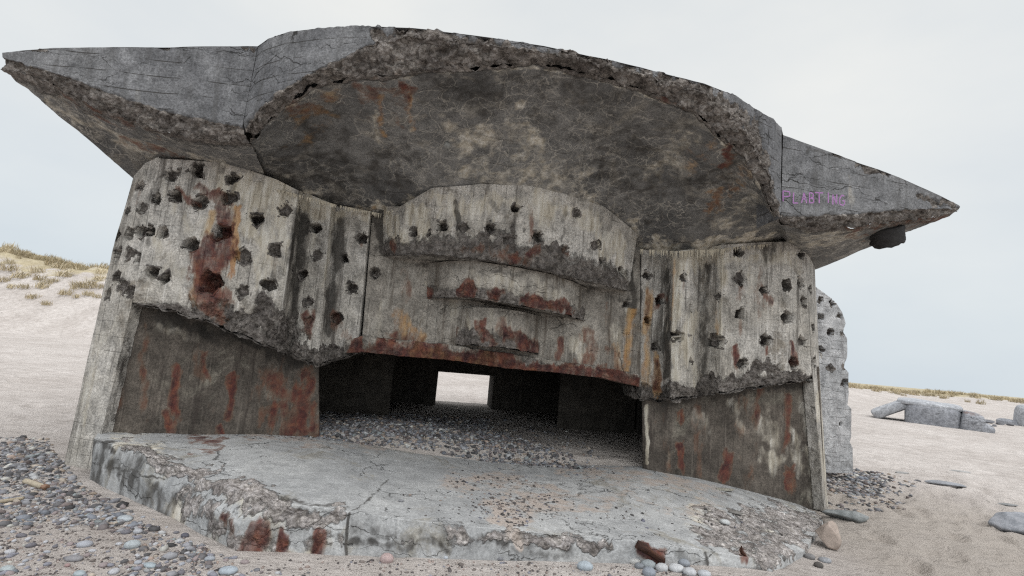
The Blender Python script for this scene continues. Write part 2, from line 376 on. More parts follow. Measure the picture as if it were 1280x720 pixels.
# --- roof: two pointed wings and the curved visor between them
def wing_col(t, s_, r_, b_, v, vb, dr=.10):
    T = PV(*t, v); S = PV(*s_, v); Rr = PV(*r_, v+dr); B = PV(*b_, vb)
    return [T, S, Rr, B]
Lw = [wing_col((3, 66), (3, 73), (0, 86), (166, 223), -.8, .5, .03), wing_col((66, 60), (60, 90), (62, 108), (182, 213), -.88, .4),
      wing_col((142, 59), (130, 115), (130, 142), (215, 208), -.95, .3), wing_col((216, 59), (200, 140), (205, 166), (250, 210), -1.0, .25),
      wing_col((280, 58), (262, 154), (262, 177), (290, 216), -1.07, .2), wing_col((322, 58), (302, 162), (312, 179), (335, 229), -1.1, .25)]
vis = [((322, 58), (302, 162), (312, 179), (335, 229), .25), ((335, 48), (318, 145), (331, 161), (350, 235), .3), ((360, 40), (346, 119), (358, 131), (375, 243), .35),
       ((400, 35), (388, 94), (398, 107), (405, 254), .5), ((440, 33), (433, 72), (440, 98), (440, 264), .6), ((475, 33), (473, 50), (485, 95), (475, 267), .6),
       ((530, 36), (530, 46), (528, 89), (515, 258), .35), ((600, 45), (600, 54), (595, 85), (565, 240), .0), ((680, 58), (680, 65), (670, 80), (640, 242), -.1),
       ((760, 75), (760, 83), (748, 97), (715, 251), -.05), ((830, 92), (829, 101), (818, 119), (765, 270), .2), ((880, 104), (880, 116), (866, 138), (792, 300), .55),
       ((920, 120), (918, 148), (903, 172), (830, 320), .5), ((945, 137), (945, 182), (930, 197), (880, 315), .3), ((965, 148), (963, 222), (950, 234), (930, 310), .2),
       ((977, 160), (976, 272), (968, 278), (975, 299), .15)]
Vf = []; Vc = []
for t, s_, r_, b_, vb in vis:
    T = PW(*t, ROOF_W); S = PV(*s_, T[1]); Rr = PV(*r_, T[1]+.13); B = PV(*b_, vb)
    Vf.append([T+Z([0, .012, .0]), T, S, Rr])
    dz = .16*np.linalg.norm(B-Rr)/2.4
    Vc.append([Rr]+[Rr*(1-k)+B*k+Z([0, 0, dz*4*k*(1-k)]) for k in (.045, .3, .55, .8)]+[B+(B-Rr)*.06])
RW0 = wing_col((979, 169), (976, 273), (979, 282), (984, 303), -1.05, .15)
def seam(c, dz): return [c[2]+Z([0, 0, dz])]+[c[2]*(1-k)+c[3]*k+Z([0, 0, dz]) for k in (.06, .5, .8)]+[c[3]+(c[3]-c[2])*k+Z([0, 0, dz]) for k in (.05, .7)]
Vc.append(seam(RW0, .0)); Vc.append(seam(wing_col((1010, 180), (1010, 273), (1010, 288), (1000, 312), -1.03, .15), .05))
Vc.insert(0, seam(Lw[4], .05))
Rw = [wing_col((979, 169), (976, 273), (979, 282), (984, 303), -1.05, .15), wing_col((1010, 180), (1010, 273), (1010, 288), (1000, 312), -1.03, .15),
      wing_col((1070, 202), (1070, 269), (1066, 285), (1012, 322), -1.0, .28), wing_col((1125, 222), (1125, 264), (1118, 279), (1020, 330), -.95, .4),
      wing_col((1165, 240), (1165, 261), (1152, 275), (1024, 333), -.9, .45), wing_col((1199, 257), (1200, 262), (1198, 266), (1028, 334), -.82, .5, .02)]
wingR = {'rough': [0, 0, 1, .25], 'dark': [0, 0, .3, .2]}
RIM = [(330, 160), (358, 131), (398, 107), (440, 98), (485, 95), (528, 89), (595, 85), (670, 80), (748, 97), (818, 119), (866, 138), (903, 172), (930, 197), (950, 234)]
rim_line = lambda dy, r, st: [(*a, *b, r, st) if not dy else (a[0], a[1]+dy, b[0], b[1]+dy, r, st) for a, b in zip(RIM[:-1], RIM[1:])]
roof_rough_face = [(470, 45, 640, 62, 13), (640, 62, 760, 86, 12), (760, 86, 880, 118, 13), (880, 118, 935, 160, 13, .9), (936, 160, 965, 225, 9, .9), (850, 100, 915, 135, 10, .8)]
roof = Part()
def split_rows(cols, a, b): return [[c[a]]+[c[a+1]+(c[a]-c[a+1])*.06]+c[a+1:b] for c in cols]
for W, sd in ((Lw, 1), (Rw, 2)):
    roof.loft(split_rows(W, 0, 3), .014, {'rough': [0, 0, .9, 1]}, .007, .055, sd, .035)
    roof.paint('rough', [(20, 64, 60, 63, 3, .6), (196, 60, 206, 62, 4, .6), (300, 58, 316, 60, 3, .6), (1072, 205, 1110, 222, 4, .6), (1150, 240, 1196, 258, 4, .7), (1040, 192, 1052, 196, 3, .5)])
    roof.paint('dark', [(230, 62, 225, 110, 14, .35), (120, 62, 118, 100, 18, .3), (1020, 190, 1025, 262, 12, .3), (1085, 212, 1100, 260, 16, .3), (1010, 186, 1040, 190, 5, .5)]).paint('white', [(170, 66, 168, 110, 8, .3), (1060, 222, 1062, 250, 7, .3)])
    roof.done()
roof.loft([[c[0], c[1], c[2]+(c[1]-c[2])*.08, c[2], c[3]] for c in Vf], .014, {'rough': [0, 0, 0, .9, 1]}, .007, .06, 3, .03)
roof.paint('rough', roof_rough_face).paint('dark', [(700, 76, 860, 112, 6, .7), (440, 85, 520, 72, 9, .55), (330, 150, 420, 96, 6, .6), (955, 230, 930, 190, 7, .6)]).paint('white', [(480, 48, 560, 52, 10, .55), (640, 62, 700, 68, 6, .5), (380, 112, 440, 92, 5, .5)])
roof.paint('dark', rim_line(-9, 6, .75)).paint('white', rim_line(-1, 2.2, .6))
roof.paint('rust', [(503, 95, 506, 100, 9, .6)]).done()
# the flank that returns to the right wing
roof.loft([[Vf[-1][1], Vf[-1][2]], [Vf[-1][1]+Z([.06, .5, 0]), Vf[-1][2]+Z([.06, .5, 0])]], .03, None, .007, .05, 4, flip=None).done()
# top of the roof, running back over the chambers
top_edge = [c[0] for c in Lw]+[c[1] for c in Vf[1:]]+[c[0] for c in Rw]
roof.loft([[p, p+Z([0, .35, .03]), Z([np.clip(p[0], -4.9, 4.9), 1.6, 4.3]), Z([np.clip(p[0], -4.9, 4.9), 7, 4.1])] for p in top_edge], .12, None, .012, .05, 5, flip=True).done()
roof_o = roof.build('roof', M_roof, bunker)

ceil = Part()
for W, sd, pr in ((Lw, 1, 1), (Rw, 2, 0)):
    cols = [[c[2], c[2]*.88+c[3]*.12+Z([0, 0, .005]), c[2]*.5+c[3]*.5+Z([0, 0, .02]), c[3]+(c[3]-c[2])*.35] for c in W]
    ceil.loft(cols, .018, {'rough': [.9, .35, .1, .05]}, .012, .05, sd, .0)
    if pr: ceil.paint('white', [(60, 125, 190, 195, 5, .5), (240, 195, 330, 222, 6, .45), (90, 150, 200, 185, 4, .5)]).paint('rust', [(70, 110, 200, 170, 7, .35), (150, 170, 230, 200, 5, .45)])
    else: ceil.paint('white', [(980, 300, 1060, 290, 5, .45), (990, 312, 1080, 288, 4, .5)]).paint('rust', [(1060, 285, 1180, 268, 6, .5)])
    ceil.done()
ceil.loft(Vc, .02, {'rough': [.9, .05, 0, 0, 0, 0]}, .008, .05, 7, .0, big=.018)
ceil.paint('white', rim_line(2, 2.5, .55))
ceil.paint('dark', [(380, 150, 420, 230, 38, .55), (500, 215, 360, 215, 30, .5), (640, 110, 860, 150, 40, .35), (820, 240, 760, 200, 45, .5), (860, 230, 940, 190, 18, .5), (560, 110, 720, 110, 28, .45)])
ceil.paint('white', [(575, 175, 610, 165, 13, .55), (655, 155, 672, 175, 16, .6), (600, 215, 720, 225, 26, .45), (830, 205, 860, 180, 16, .45), (470, 140, 474, 180, 4, .6), (512, 110, 513, 160, 4, .6),
     (345, 236, 430, 258, 10, .75), (430, 262, 480, 266, 9, .85), (500, 260, 560, 240, 9, .75), (730, 253, 790, 290, 9, .65), (800, 312, 960, 300, 9, .75), (900, 280, 940, 250, 9, .45), (560, 150, 590, 200, 9, .4)])
ceil.paint('orange', [(474, 125, 480, 170, 5, .5), (513, 110, 515, 160, 4, .55), (890, 255, 940, 205, 12, .38), (860, 200, 890, 180, 10, .35), (370, 150, 420, 125, 16, .3), (400, 255, 470, 266, 6, .4)])
ceil.paint('rust', [(503, 100, 514, 108, 9, .8), (510, 108, 512, 150, 5, .45), (915, 184, 905, 192, 11, .6), (360, 130, 400, 120, 20, .33), (460, 118, 500, 120, 18, .36), (880, 260, 920, 230, 7, .4), (825, 116, 850, 130, 7, .4)])
ceil.done()
ceil_o = ceil.build('ceiling', M_ceil, bunker)

# --- piers
PIT_L = [(175,232,.085),(186,226,.10),(216,218,.11),(246,214,.11),(291,223,.08),(160,263,.075),(177,259,.085),(196,248,.085),(220,246,.11),(250,252,.115),(287,248,.12),(357,262,.10),(321,274,.11),
  (147,292,.09),(162,292,.09),(176,289,.09),(187,288,.085),(203,291,.10),(238,305,.115),(275,291,.135),(306,320,.11),(346,313,.11),(146,318,.10),(161,318,.10),(175,322,.08),(146,346,.09),(153,356,.09),(163,364,.085),
  (135,367,.08),(189,341,.10),(206,348,.10),(262,353,.135),(303,363,.12,.06),(336,356,.10),(394,285,.095),(396,318,.085,.05),(379,342,.085),(385,378,.075),(386,400,.08,.05),(452,299,.085),(430,324,.09),(439,360,.095),(420,397,.11),(469,341,.085)]
PIT_R = [(809,344,.08),(824,375,.085),(810,400,.075),(819,434,.09),(855,347,.09),(864,385,.085),(849,419,.095),(898,369,.075),(902,428,.09),(923,315,.085),(1002,319,.09),(925,348,.10),(955,363,.09),(983,356,.10),
  (1001,353,.09),(1013,362,.08),(1005,377,.085),(926,393,.115),(983,397,.11),(957,424,.11),(1003,426,.11),(1016,410,.08),(864,452,.085),(928,455,.115),(992,453,.095),(1018,453,.09)]
Lc = [((198,198),(166,377),(165,380),0.),((235,200),(217,372),(216,388),-.08),((275,203),(262,373),(260,402),-.12),((310,212),(302,378),(299,417),-.1),((345,224),(332,389),(328,429),-.05),
      ((373,238),(353,392),(350,439),0.),((379,240),(363,424),(361,444),.36),((414,254),(400,424),(398,457),.31),((421,258),(408,424),(407,452),.53),((463,264),(448,424),(446,440),.48),((469,264),(457,424),(455,442),.8)]
def vshift(p, dv): return p+Z([0, dv, 0])
def pier_cols(L): return [[PV(*t, v), PV(*s_, v), PV(*b, v)] for t, s_, b, v in L]
LP = pier_cols(Lc)
pl = Part()
pl.loft(LP, .0095, {'rough': [0, 0, .75], 'dark': [0, 0, .2]}, .008, .06, 11, .02)
pl.paint('rough', [(262, 390, 330, 412, 18), (330, 405, 352, 420, 22), (300, 400, 350, 430, 15), (330, 372, 345, 390, 9, .7), (360, 435, 400, 448, 10), (400, 445, 440, 436, 8)])
pl.paint('rust', [(250, 232, 278, 240, 6, .55), (277, 256, 281, 300, 13, 1), (270, 300, 260, 350, 17, .95), (252, 335, 246, 360, 8, .6), (272, 365, 282, 372, 11, .6), (258, 378, 275, 392, 9, .8), (386, 395, 382, 412, 7, .75), (420, 400, 436, 420, 9, .45), (225, 240, 240, 250, 6, .5)])
pl.paint('orange', [(297, 262, 289, 345, 5, .95), (252, 330, 243, 372, 7, .6), (263, 262, 258, 290, 4, .5)])
pl.paint('white', [(292, 222, 345, 240, 20, .9), (340, 235, 420, 262, 9, .9), (310, 250, 330, 330, 16, .72), (345, 262, 350, 300, 8, .8), (292, 262, 296, 320, 6, .7), (200, 300, 225, 350, 14, .45), (205, 255, 245, 280, 16, .4), (416, 275, 404, 360, 2.5, .6), (425, 258, 470, 268, 5, .7)])
pl.paint('dark', [(378, 262, 363, 430, 8, .85), (372, 275, 360, 330, 5, .8), (425, 272, 413, 420, 8, .85), (400, 300, 390, 400, 9, .35), (445, 290, 440, 340, 10, .35), (300, 330, 310, 380, 12, .3), (230, 320, 222, 370, 10, .3), (300, 250, 318, 262, 4, .3), (474, 270, 472, 320, 4, .95), (170, 262, 205, 215, 4, .5)])  # strokes on the step returns and slot paint their shade; others are stains
pl.done([q for q in PIT_L if q[0] > 183])
# soffit under the overhang, its shade painted in, darker inward
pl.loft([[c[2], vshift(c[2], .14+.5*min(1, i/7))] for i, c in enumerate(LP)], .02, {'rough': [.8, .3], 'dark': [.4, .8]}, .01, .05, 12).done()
# outer corner column down to the sand
s0 = [PV(167, 222, .22), PV(141, 312, .22), PV(113, 432, .2), PV(77, 592, .15)]
sh = [vshift(p, .9)+Z([-.06, 0, 0]) for p in s0]; shh = [vshift(p, 6.6)+Z([-.1, 0, 0]) for p in s0]
sm = [PV(181, 206, .07), PV(158, 305, .07), PV(134, 425, .07), PV(95, 597, .06)]
s1 = [PV(198, 198, 0), PV(186, 275, 0), PV(165, 380, 0), PV(110, 608, -.02)]
for p in s0+sm+s1: pass
up = lambda c: [c[0]+Z([0, 0, .02])]+c[:-1]+[c[-1]+Z([0, 0, -.25])]
pl.loft([up(s0), up(sm), up(s1)], .0095, None, .008, .05, 11)
pl.paint('white', [(125, 420, 105, 520, 10, .4), (140, 400, 130, 440, 8, .35)]).paint('dark', [(205, 210, 176, 270, 5, .55)]).done([q for q in PIT_L if q[0] <= 183])
pl.loft([up(s0), up(sh), up(shh)], .1, None, .015, .05, 13, flip=None).done()
pl.loft([[s1[2], s1[3]], [vshift(s1[2], .15)+Z([.03, 0, 0]), vshift(s1[3], .15)+Z([.03, 0, 0])]], .02, {'rough': [.3, .3]}, .008, .04, 14).done()
pl.build('pier', M_pier, bunker)

Rc = [((797,312),(796,470),(795,484),.8),((801,312),(800,470),(800,498),.55),((832,314),(828,478),(828,500),.5),((842,314),(838,480),(838,499),.14),((850,313),(846,480),(846,498),.09),((862,312),(857,480),(857,497),.1),((878,310),(873,478),(873,494),.36),
      ((893,308),(888,474),(888,493),.2),((903,306),(900,468),(900,490),.05),((918,305),(915,464),(915,488),.10),((950,303),(950,462),(950,483),.08),((985,302),(988,463),(988,478),.1),((1006,304),(1015,468),(1016,475),.18)]
RP = pier_cols(Rc)
pr = Part()
pr.loft(RP, .0095, {'rough': [0, .1, 1], 'dark': [0, 0, .3]}, .008, .06, 21, .02)
pr.paint('rough', [(885, 478, 960, 468, 10), (960, 468, 1014, 472, 7), (800, 488, 870, 488, 7)])
pr.paint('white', [(840, 318, 900, 318, 9, .9), (846, 335, 843, 470, 6, .85), (866, 390, 858, 440, 9, 1), (862, 440, 868, 468, 7, .7), (900, 330, 903, 350, 6, .85), (902, 375, 900, 420, 6, .8), (930, 330, 940, 345, 10, .5), (812, 360, 806, 470, 8, .45), (910, 320, 990, 320, 6, .5), (985, 320, 1000, 340, 6, .4)])
pr.paint('dark', [(795, 318, 796, 400, 6, 1), (836, 335, 832, 470, 4, .75), (884, 335, 879, 470, 7, .6), (960, 313, 962, 312, 12, .8), (910, 340, 918, 355, 8, .4)])  # slot, return and groove strokes are shade painted into the colour
pr.paint('orange', [(812, 365, 806, 470, 6, .55), (822, 445, 819, 485, 5, .65), (896, 372, 897, 420, 3, .35), (842, 322, 839, 400, 2.5, .4)])
pr.paint('rust', [(921, 435, 923, 447, 6, .7), (957, 432, 957, 445, 3, .6), (989, 432, 992, 450, 4, .6), (820, 378, 828, 372, 5, .6), (955, 360, 960, 368, 6, .5), (812, 360, 806, 400, 4, .35), (822, 450, 818, 480, 7, .45), (925, 355, 925, 372, 4, .4), (948, 325, 950, 380, 9, .25)])
pr.done([q for q in PIT_R if q[0] < 1008])
pr.loft([[c[2], vshift(c[2], .55 if i < 3 else .45-.02*i)] for i, c in enumerate(RP)], .02, {'rough': [.9, .3], 'dark': [.4, .8]}, .01, .05, 22).done()  # right soffit, shade painted darker inward
q1 = [PV(1006, 304, .18), PV(1016, 474, .18), PV(1031, 640, .16)]
q2 = [PV(1012, 312, .28), PV(1021, 474, .28), PV(1034, 638, .27)]
q3 = [PV(1018, 325, .5), PV(1025, 474, .5), PV(1037, 634, .5)]
q4 = [vshift(p, 1)+Z([.05, 0, 0]) for p in q3]; q5 = [vshift(p, 6.4)+Z([.1, 0, 0]) for p in q3]
pr.loft([up(q1), up(q2), up(q3)], .0095, None, .008, .05, 21).paint('white', [(1024, 490, 1034, 620, 5, .6)]).done([q for q in PIT_R if q[0] >= 1008])  # white stroke paints the light on the narrow corner strip
pr.loft([up(q3), up(q4), up(q5)], .1, None, .015, .05, 23).done()
pr.loft([[q1[1], q1[2]], [vshift(q1[1], .14)-Z([.05, 0, 0]), vshift(q1[2], .14)-Z([.05, 0, 0])]], .02, {'rough': [.3, .3]}, .008, .04, 24).done()
pr.build('pier', M_pier, bunker)

# --- splayed lower walls of the embrasure
lw = Part()
A0, A1, B0, B1 = PV(160, 368, .12), PV(122, 545, .12), PV(398, 440, .75), PV(399, 552, .75)
lw.loft([[A0, A1], [B0, B1], [B0+Z([-.02, .12, 0]), B1+Z([-.02, .12, 0])], [B0+Z([-.75, .3, 0]), B1+Z([-.75, .3, 0])]], .016, None, .009, .04, 31, big=.012)
lw.paint('rust', [(160, 420, 140, 520, 14, .3), (240, 430, 260, 520, 14, .28), (345, 480, 392, 530, 24, .48), (225, 465, 218, 510, 10, .8), (290, 475, 288, 510, 7, .75), (372, 495, 385, 535, 22, .75), (345, 520, 395, 530, 16, .6), (206, 525, 208, 535, 9, .8), (278, 528, 279, 537, 7, .8), (180, 470, 175, 530, 8, .4), (255, 435, 258, 470, 6, .5), (320, 480, 330, 530, 12, .4), (185, 400, 172, 520, 9, .33)])
lw.paint('white', [(215, 405, 232, 425, 6, .4), (180, 400, 240, 420, 6, .28)]).paint('dark', [(200, 395, 390, 455, 10, .8), (160, 390, 145, 530, 4, .7)]).done()  # dark strokes paint the overhang's shadow and the shaded corner return
lw.build('lower_wall', M_low, bunker)
lw = Part()
A0, A1, B0, B1 = PV(806, 470, .66), PV(808, 596, .66), PV(1024, 458, .3), PV(1033, 648, .3)
jam = [PV(806, 470, .66)+Z([-.03, .05, 0]), PV(808, 596, .66)+Z([-.03, .05, 0])]
jb = [jam[0]+Z([.75, .25, 0]), jam[1]+Z([.75, .25, 0])]
lw.loft([jb, jam, [A0, A1], [B0, B1]], .016, None, .009, .04, 32, big=.012)
lw.paint('rust', [(830, 520, 835, 585, 12, .28), (930, 500, 935, 590, 14, .26), (850, 515, 851, 525, 5, .7), (851, 555, 852, 580, 5, .8), (909, 570, 908, 585, 7, .85), (948, 490, 945, 520, 7, .6), (985, 500, 980, 550, 7, .6), (986, 585, 987, 605, 7, .9), (870, 510, 875, 590, 9, .3), (920, 500, 925, 540, 9, .3), (820, 530, 830, 580, 8, .3)])
lw.paint('white', [(955, 575, 985, 570, 10, .5), (950, 530, 965, 545, 10, .45), (990, 540, 1000, 590, 9, .5), (1010, 560, 1015, 620, 9, .55), (915, 505, 925, 530, 6, .45), (870, 520, 880, 535, 8, .4), (809, 505, 809, 580, 1.8, .9), (1003, 500, 1012, 540, 6, .4)])  # the thin stroke down the jamb paints its lit edge
lw.paint('dark', [(830, 500, 1010, 482, 7, .7)]).done()  # overhang shadow painted along the top of the wall
lw.build('lower_wall', M_low, bunker)

# --- recessed wall above the mouth, the stepped consoles and the rusted lintel
bw = Part()
bt = [(466, 262), (520, 262), (600, 262), (680, 268), (760, 290), (800, 312)]; bb = [(452, 432), (510, 440), (590, 450), (670, 460), (745, 470), (800, 480)]
bw.loft([[PV(*a, .55), PV(*b, .5)] for a, b in zip(bt, bb)], .014, {'rough': [0, 0]}, .008, .05, 41)
bw.paint('dark', [(474, 275, 473, 315, 6, 1), (545, 400, 540, 380, 16, .25), (515, 330, 780, 370, 7, .45), (640, 445, 690, 440, 8, .4), (478, 275, 480, 300, 6, 1), (790, 325, 790, 400, 5, .8), (560, 385, 720, 410, 8, .3)])  # dark strokes paint the shade in the slots and under the consoles
bw.paint('rust', [(505, 335, 512, 360, 8, .35), (495, 395, 505, 425, 10, .3), (702, 420, 700, 445, 4, .75), (740, 430, 770, 455, 14, .4), (480, 415, 520, 428, 8, .45), (690, 455, 760, 462, 5, .5), (755, 380, 760, 420, 5, .4)])
bw.paint('orange', [(500, 390, 520, 425, 9, .5), (790, 390, 782, 470, 6, .6), (768, 430, 775, 462, 7, .4)])
bw.paint('white', [(540, 345, 580, 345, 9, .5), (480, 380, 470, 420, 8, .4), (570, 380, 560, 410, 14, .4), (720, 425, 735, 445, 12, .5), (765, 400, 775, 455, 8, .4), (600, 370, 650, 372, 9, .25)]).done([(469,341,.085),(783,380,.06)])
bw.build('embrasure_wall', M_back, bunker)

def console(name, top, bot, vs, rough, paints, pits, sd, ds=.0125):
    p = Part()
    cols = [[PV(*a, v), PV(*b, v)] for a, b, v in zip(top, bot, vs)]
    cols = [[c[0], c[0]*.5+c[1]*.5, c[1]] for c in cols]
    p.loft(cols, ds, {'rough': [0, .15, rough]}, .008, .05, sd, .0)
    for k, v in paints.items(): p.paint(k, v)
    p.done(pits)
    p.loft([[c[2], Z([c[2][0], .62, c[2][2]+.01])] for c in cols], .02, {'dark': [.25, .5], 'rough': [.5, .1]}, .008, .04, sd+1).done()  # console soffit, shade painted deeper towards the wall
    return p.build(name, M_back if sd > 52 else M_pier, bunker)
console('console', [(478, 258), (500, 258), (540, 235), (603, 230), (662, 232), (706, 242), (755, 258), (797, 292)],
        [(474, 320), (500, 319), (540, 318), (600, 324), (660, 333), (700, 343), (745, 354), (786, 364)], [.58, .22, -.02, -.18, -.2, -.12, .06, .4], .75,
        {'rough': [(545, 312, 620, 310, 9), (620, 308, 700, 325, 14), (700, 328, 775, 350, 9), (560, 300, 600, 300, 8, .6)],
         'white': [(485, 275, 500, 310, 10, .8), (520, 275, 535, 310, 13, .95), (545, 245, 600, 260, 13, .85), (600, 250, 640, 250, 7, .5), (680, 260, 730, 268, 14, .75), (735, 280, 770, 310, 14, .75), (640, 260, 700, 280, 9, .45), (775, 315, 782, 355, 5, .7), (480, 318, 785, 362, 2.5, .5)],
         'dark': [(572, 250, 573, 285, 4, .85), (625, 260, 630, 300, 8, .4), (710, 270, 700, 300, 5, .5), (552, 260, 551, 270, 3, .5), (610, 262, 640, 275, 7, .4)],
         'rust': [(490, 300, 492, 306, 4, .8), (610, 313, 670, 318, 7, .5), (662, 312, 668, 318, 5, .8), (706, 312, 712, 318, 5, .6), (580, 308, 600, 311, 5, .4), (660, 265, 665, 290, 6, .35)]},
        [(644,260,.075),(721,267,.075),(517,290,.075),(497,299,.06),(552,282,.08),(579,284,.085),(612,284,.08),(636,301,.09),(674,296,.085),(707,311,.075),(745,307,.09),(754,326,.07),(777,337,.07),(536,292,.04)], 51)
console('console', [(530, 330), (563, 326), (592, 326), (640, 333), (690, 343), (716, 352), (738, 362)],
        [(525, 373), (560, 372), (590, 372), (640, 380), (690, 390), (715, 396), (736, 403)], [.6, .22, .03, -.05, .03, .2, .6], .7,
        {'rough': [(585, 366, 690, 384, 5), (690, 384, 730, 398, 5)], 'rust': [(535, 366, 536, 370, 5, .9), (578, 362, 592, 366, 7, .95), (615, 366, 622, 368, 5, .8), (655, 374, 705, 380, 6, .85), (700, 382, 712, 386, 6, .8)],
         'white': [(600, 350, 670, 360, 9, .4), (660, 352, 695, 362, 8, .4), (580, 340, 600, 350, 6, .35), (640, 381, 735, 402, 2.5, .7)], 'dark': [(575, 338, 700, 346, 4, .4)]}, [], 53)
console('console', [(568, 388), (592, 384), (622, 385), (655, 390), (686, 398)], [(560, 429), (590, 431), (620, 434), (655, 438), (684, 443)], [.6, .26, .17, .24, .6], .7,
        {'rough': [(580, 418, 650, 424, 9, .7)], 'rust': [(600, 402, 600, 415, 6, .7), (625, 405, 632, 418, 8, .6), (640, 418, 660, 428, 8, .9), (605, 416, 615, 422, 5, .7), (572, 412, 570, 420, 3, .7)], 'white': [(612, 400, 640, 405, 8, .35), (580, 395, 590, 410, 6, .3)]}, [], 55)

ln = Part()
lt = [(430, 427), (450, 420), (500, 424), (570, 432), (630, 441), (690, 450), (750, 458), (800, 468)]; lb = [(430, 441), (452, 440), (500, 445), (570, 451), (630, 460), (690, 465), (750, 472), (802, 484)]
lc = [[PV(*a, .44), PV(*b, .42), PV(*b, .42)+Z([0, .9, 0])] for a, b in zip(lt, lb)]
ln.loft([[c[0]+Z([0, .15, 0]), c[0], c[1]] for c in lc], .012, {'rough': [.1, .3, .5]}, .016, .045, 61, .03)
ln.paint('rust', [(445, 432, 560, 444, 13, .95), (560, 444, 700, 460, 12, 1), (700, 460, 790, 474, 10, .85), (640, 452, 690, 458, 9, 1)]).paint('orange', [(515, 438, 535, 442, 7, .9), (548, 444, 572, 448, 6, .85), (590, 450, 625, 454, 7, .9), (655, 458, 668, 462, 4, .6)])
ln.paint('white', [(497, 436, 501, 440, 5, 1), (680, 462, 692, 464, 3, .9), (700, 464, 722, 467, 4, .9), (742, 468, 760, 471, 4, .9), (512, 442, 514, 444, 3, .8), (610, 456, 625, 459, 3, .6)]).done()
ln.loft([[c[1], c[2]] for c in lc], .03, {'rust': [.6, .2], 'dark': [.3, .7]}, .012, .05, 62).done()  # lintel underside: rust, plus shade painted deeper inward
ln.build('lintel', M_back, bunker)

# --- the gun chamber behind
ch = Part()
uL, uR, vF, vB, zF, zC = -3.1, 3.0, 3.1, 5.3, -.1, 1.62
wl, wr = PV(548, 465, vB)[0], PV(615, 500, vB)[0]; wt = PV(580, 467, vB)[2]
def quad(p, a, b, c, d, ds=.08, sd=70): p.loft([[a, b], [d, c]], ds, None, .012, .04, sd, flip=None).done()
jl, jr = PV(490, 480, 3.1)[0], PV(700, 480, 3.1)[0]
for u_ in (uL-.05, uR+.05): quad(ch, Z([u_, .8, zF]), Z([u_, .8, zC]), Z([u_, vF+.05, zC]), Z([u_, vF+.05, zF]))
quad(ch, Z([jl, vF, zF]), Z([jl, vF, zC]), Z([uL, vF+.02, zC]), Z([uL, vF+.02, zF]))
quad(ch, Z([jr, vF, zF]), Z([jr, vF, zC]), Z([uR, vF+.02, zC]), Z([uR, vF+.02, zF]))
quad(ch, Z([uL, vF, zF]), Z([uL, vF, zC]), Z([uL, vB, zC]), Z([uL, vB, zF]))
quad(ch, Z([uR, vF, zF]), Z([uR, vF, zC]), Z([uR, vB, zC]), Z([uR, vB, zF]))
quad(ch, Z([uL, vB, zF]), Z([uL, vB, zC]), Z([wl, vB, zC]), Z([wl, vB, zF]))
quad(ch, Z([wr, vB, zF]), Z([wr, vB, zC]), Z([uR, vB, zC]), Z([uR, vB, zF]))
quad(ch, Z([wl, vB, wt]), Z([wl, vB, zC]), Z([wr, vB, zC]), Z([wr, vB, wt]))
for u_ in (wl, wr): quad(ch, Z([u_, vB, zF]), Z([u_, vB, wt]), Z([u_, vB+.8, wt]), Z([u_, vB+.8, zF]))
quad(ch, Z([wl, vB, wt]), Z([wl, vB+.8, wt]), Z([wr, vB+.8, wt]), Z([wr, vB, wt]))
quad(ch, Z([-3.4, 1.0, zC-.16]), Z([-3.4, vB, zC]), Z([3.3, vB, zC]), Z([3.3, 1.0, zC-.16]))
quad(ch, Z([-4.45, .8, 2.1]), Z([-4.45, .8, 4.2]), Z([4.35, .8, 4.2]), Z([4.35, .8, 2.1]), .15)      # unseen backing plane added to close sky gaps behind the consoles
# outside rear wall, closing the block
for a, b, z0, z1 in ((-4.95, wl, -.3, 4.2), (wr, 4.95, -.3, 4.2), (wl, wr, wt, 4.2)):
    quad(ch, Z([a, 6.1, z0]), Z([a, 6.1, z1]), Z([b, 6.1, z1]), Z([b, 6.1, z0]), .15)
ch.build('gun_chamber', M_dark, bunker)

# --- flank wall behind the right pier
fw = Part()
sil = [(1016, 356), (1030, 366), (1044, 376), (1053, 390), (1057, 404), (1054, 414), (1059, 424), (1059, 446), (1055, 457), (1061, 466), (1061, 492), (1059, 506), (1064, 511), (1064, 545), (1062, 552), (1066, 560), (1066, 592)]
front = []
for k, (x, y) in enumerate(sil):
    e = PV(x, y, 2.3)
    front.append([Z([4.4, 2.25, e[2]]), e*1., e+Z([.06, .1, 0]), e+Z([.05, 1.3, .02])])
fw.loft(front, .02, {'rough': [0, 0, .35, .1]}, .012, .05, 81)
fw.paint('rough', [(1053, 414, 1060, 414, 4, .6), (1053, 457, 1062, 459, 4, .6)]).paint('dark', [(1024, 570, 1066, 585, 6, .4)])
fw.done([(1025,375,.09),(1041,379,.085),(1050,395,.09),(1026,396,.085),(1038,415,.10),(1027,436,.08),(1038,460,.11),(1057,478,.10),(1050,530,.05)])
quad(fw, front[0][0], front[0][1], front[0][3], front[0][0]+Z([0, 1.3, 0]), .1, 82)
fw.build('flank_wall', M_flank, bunker)

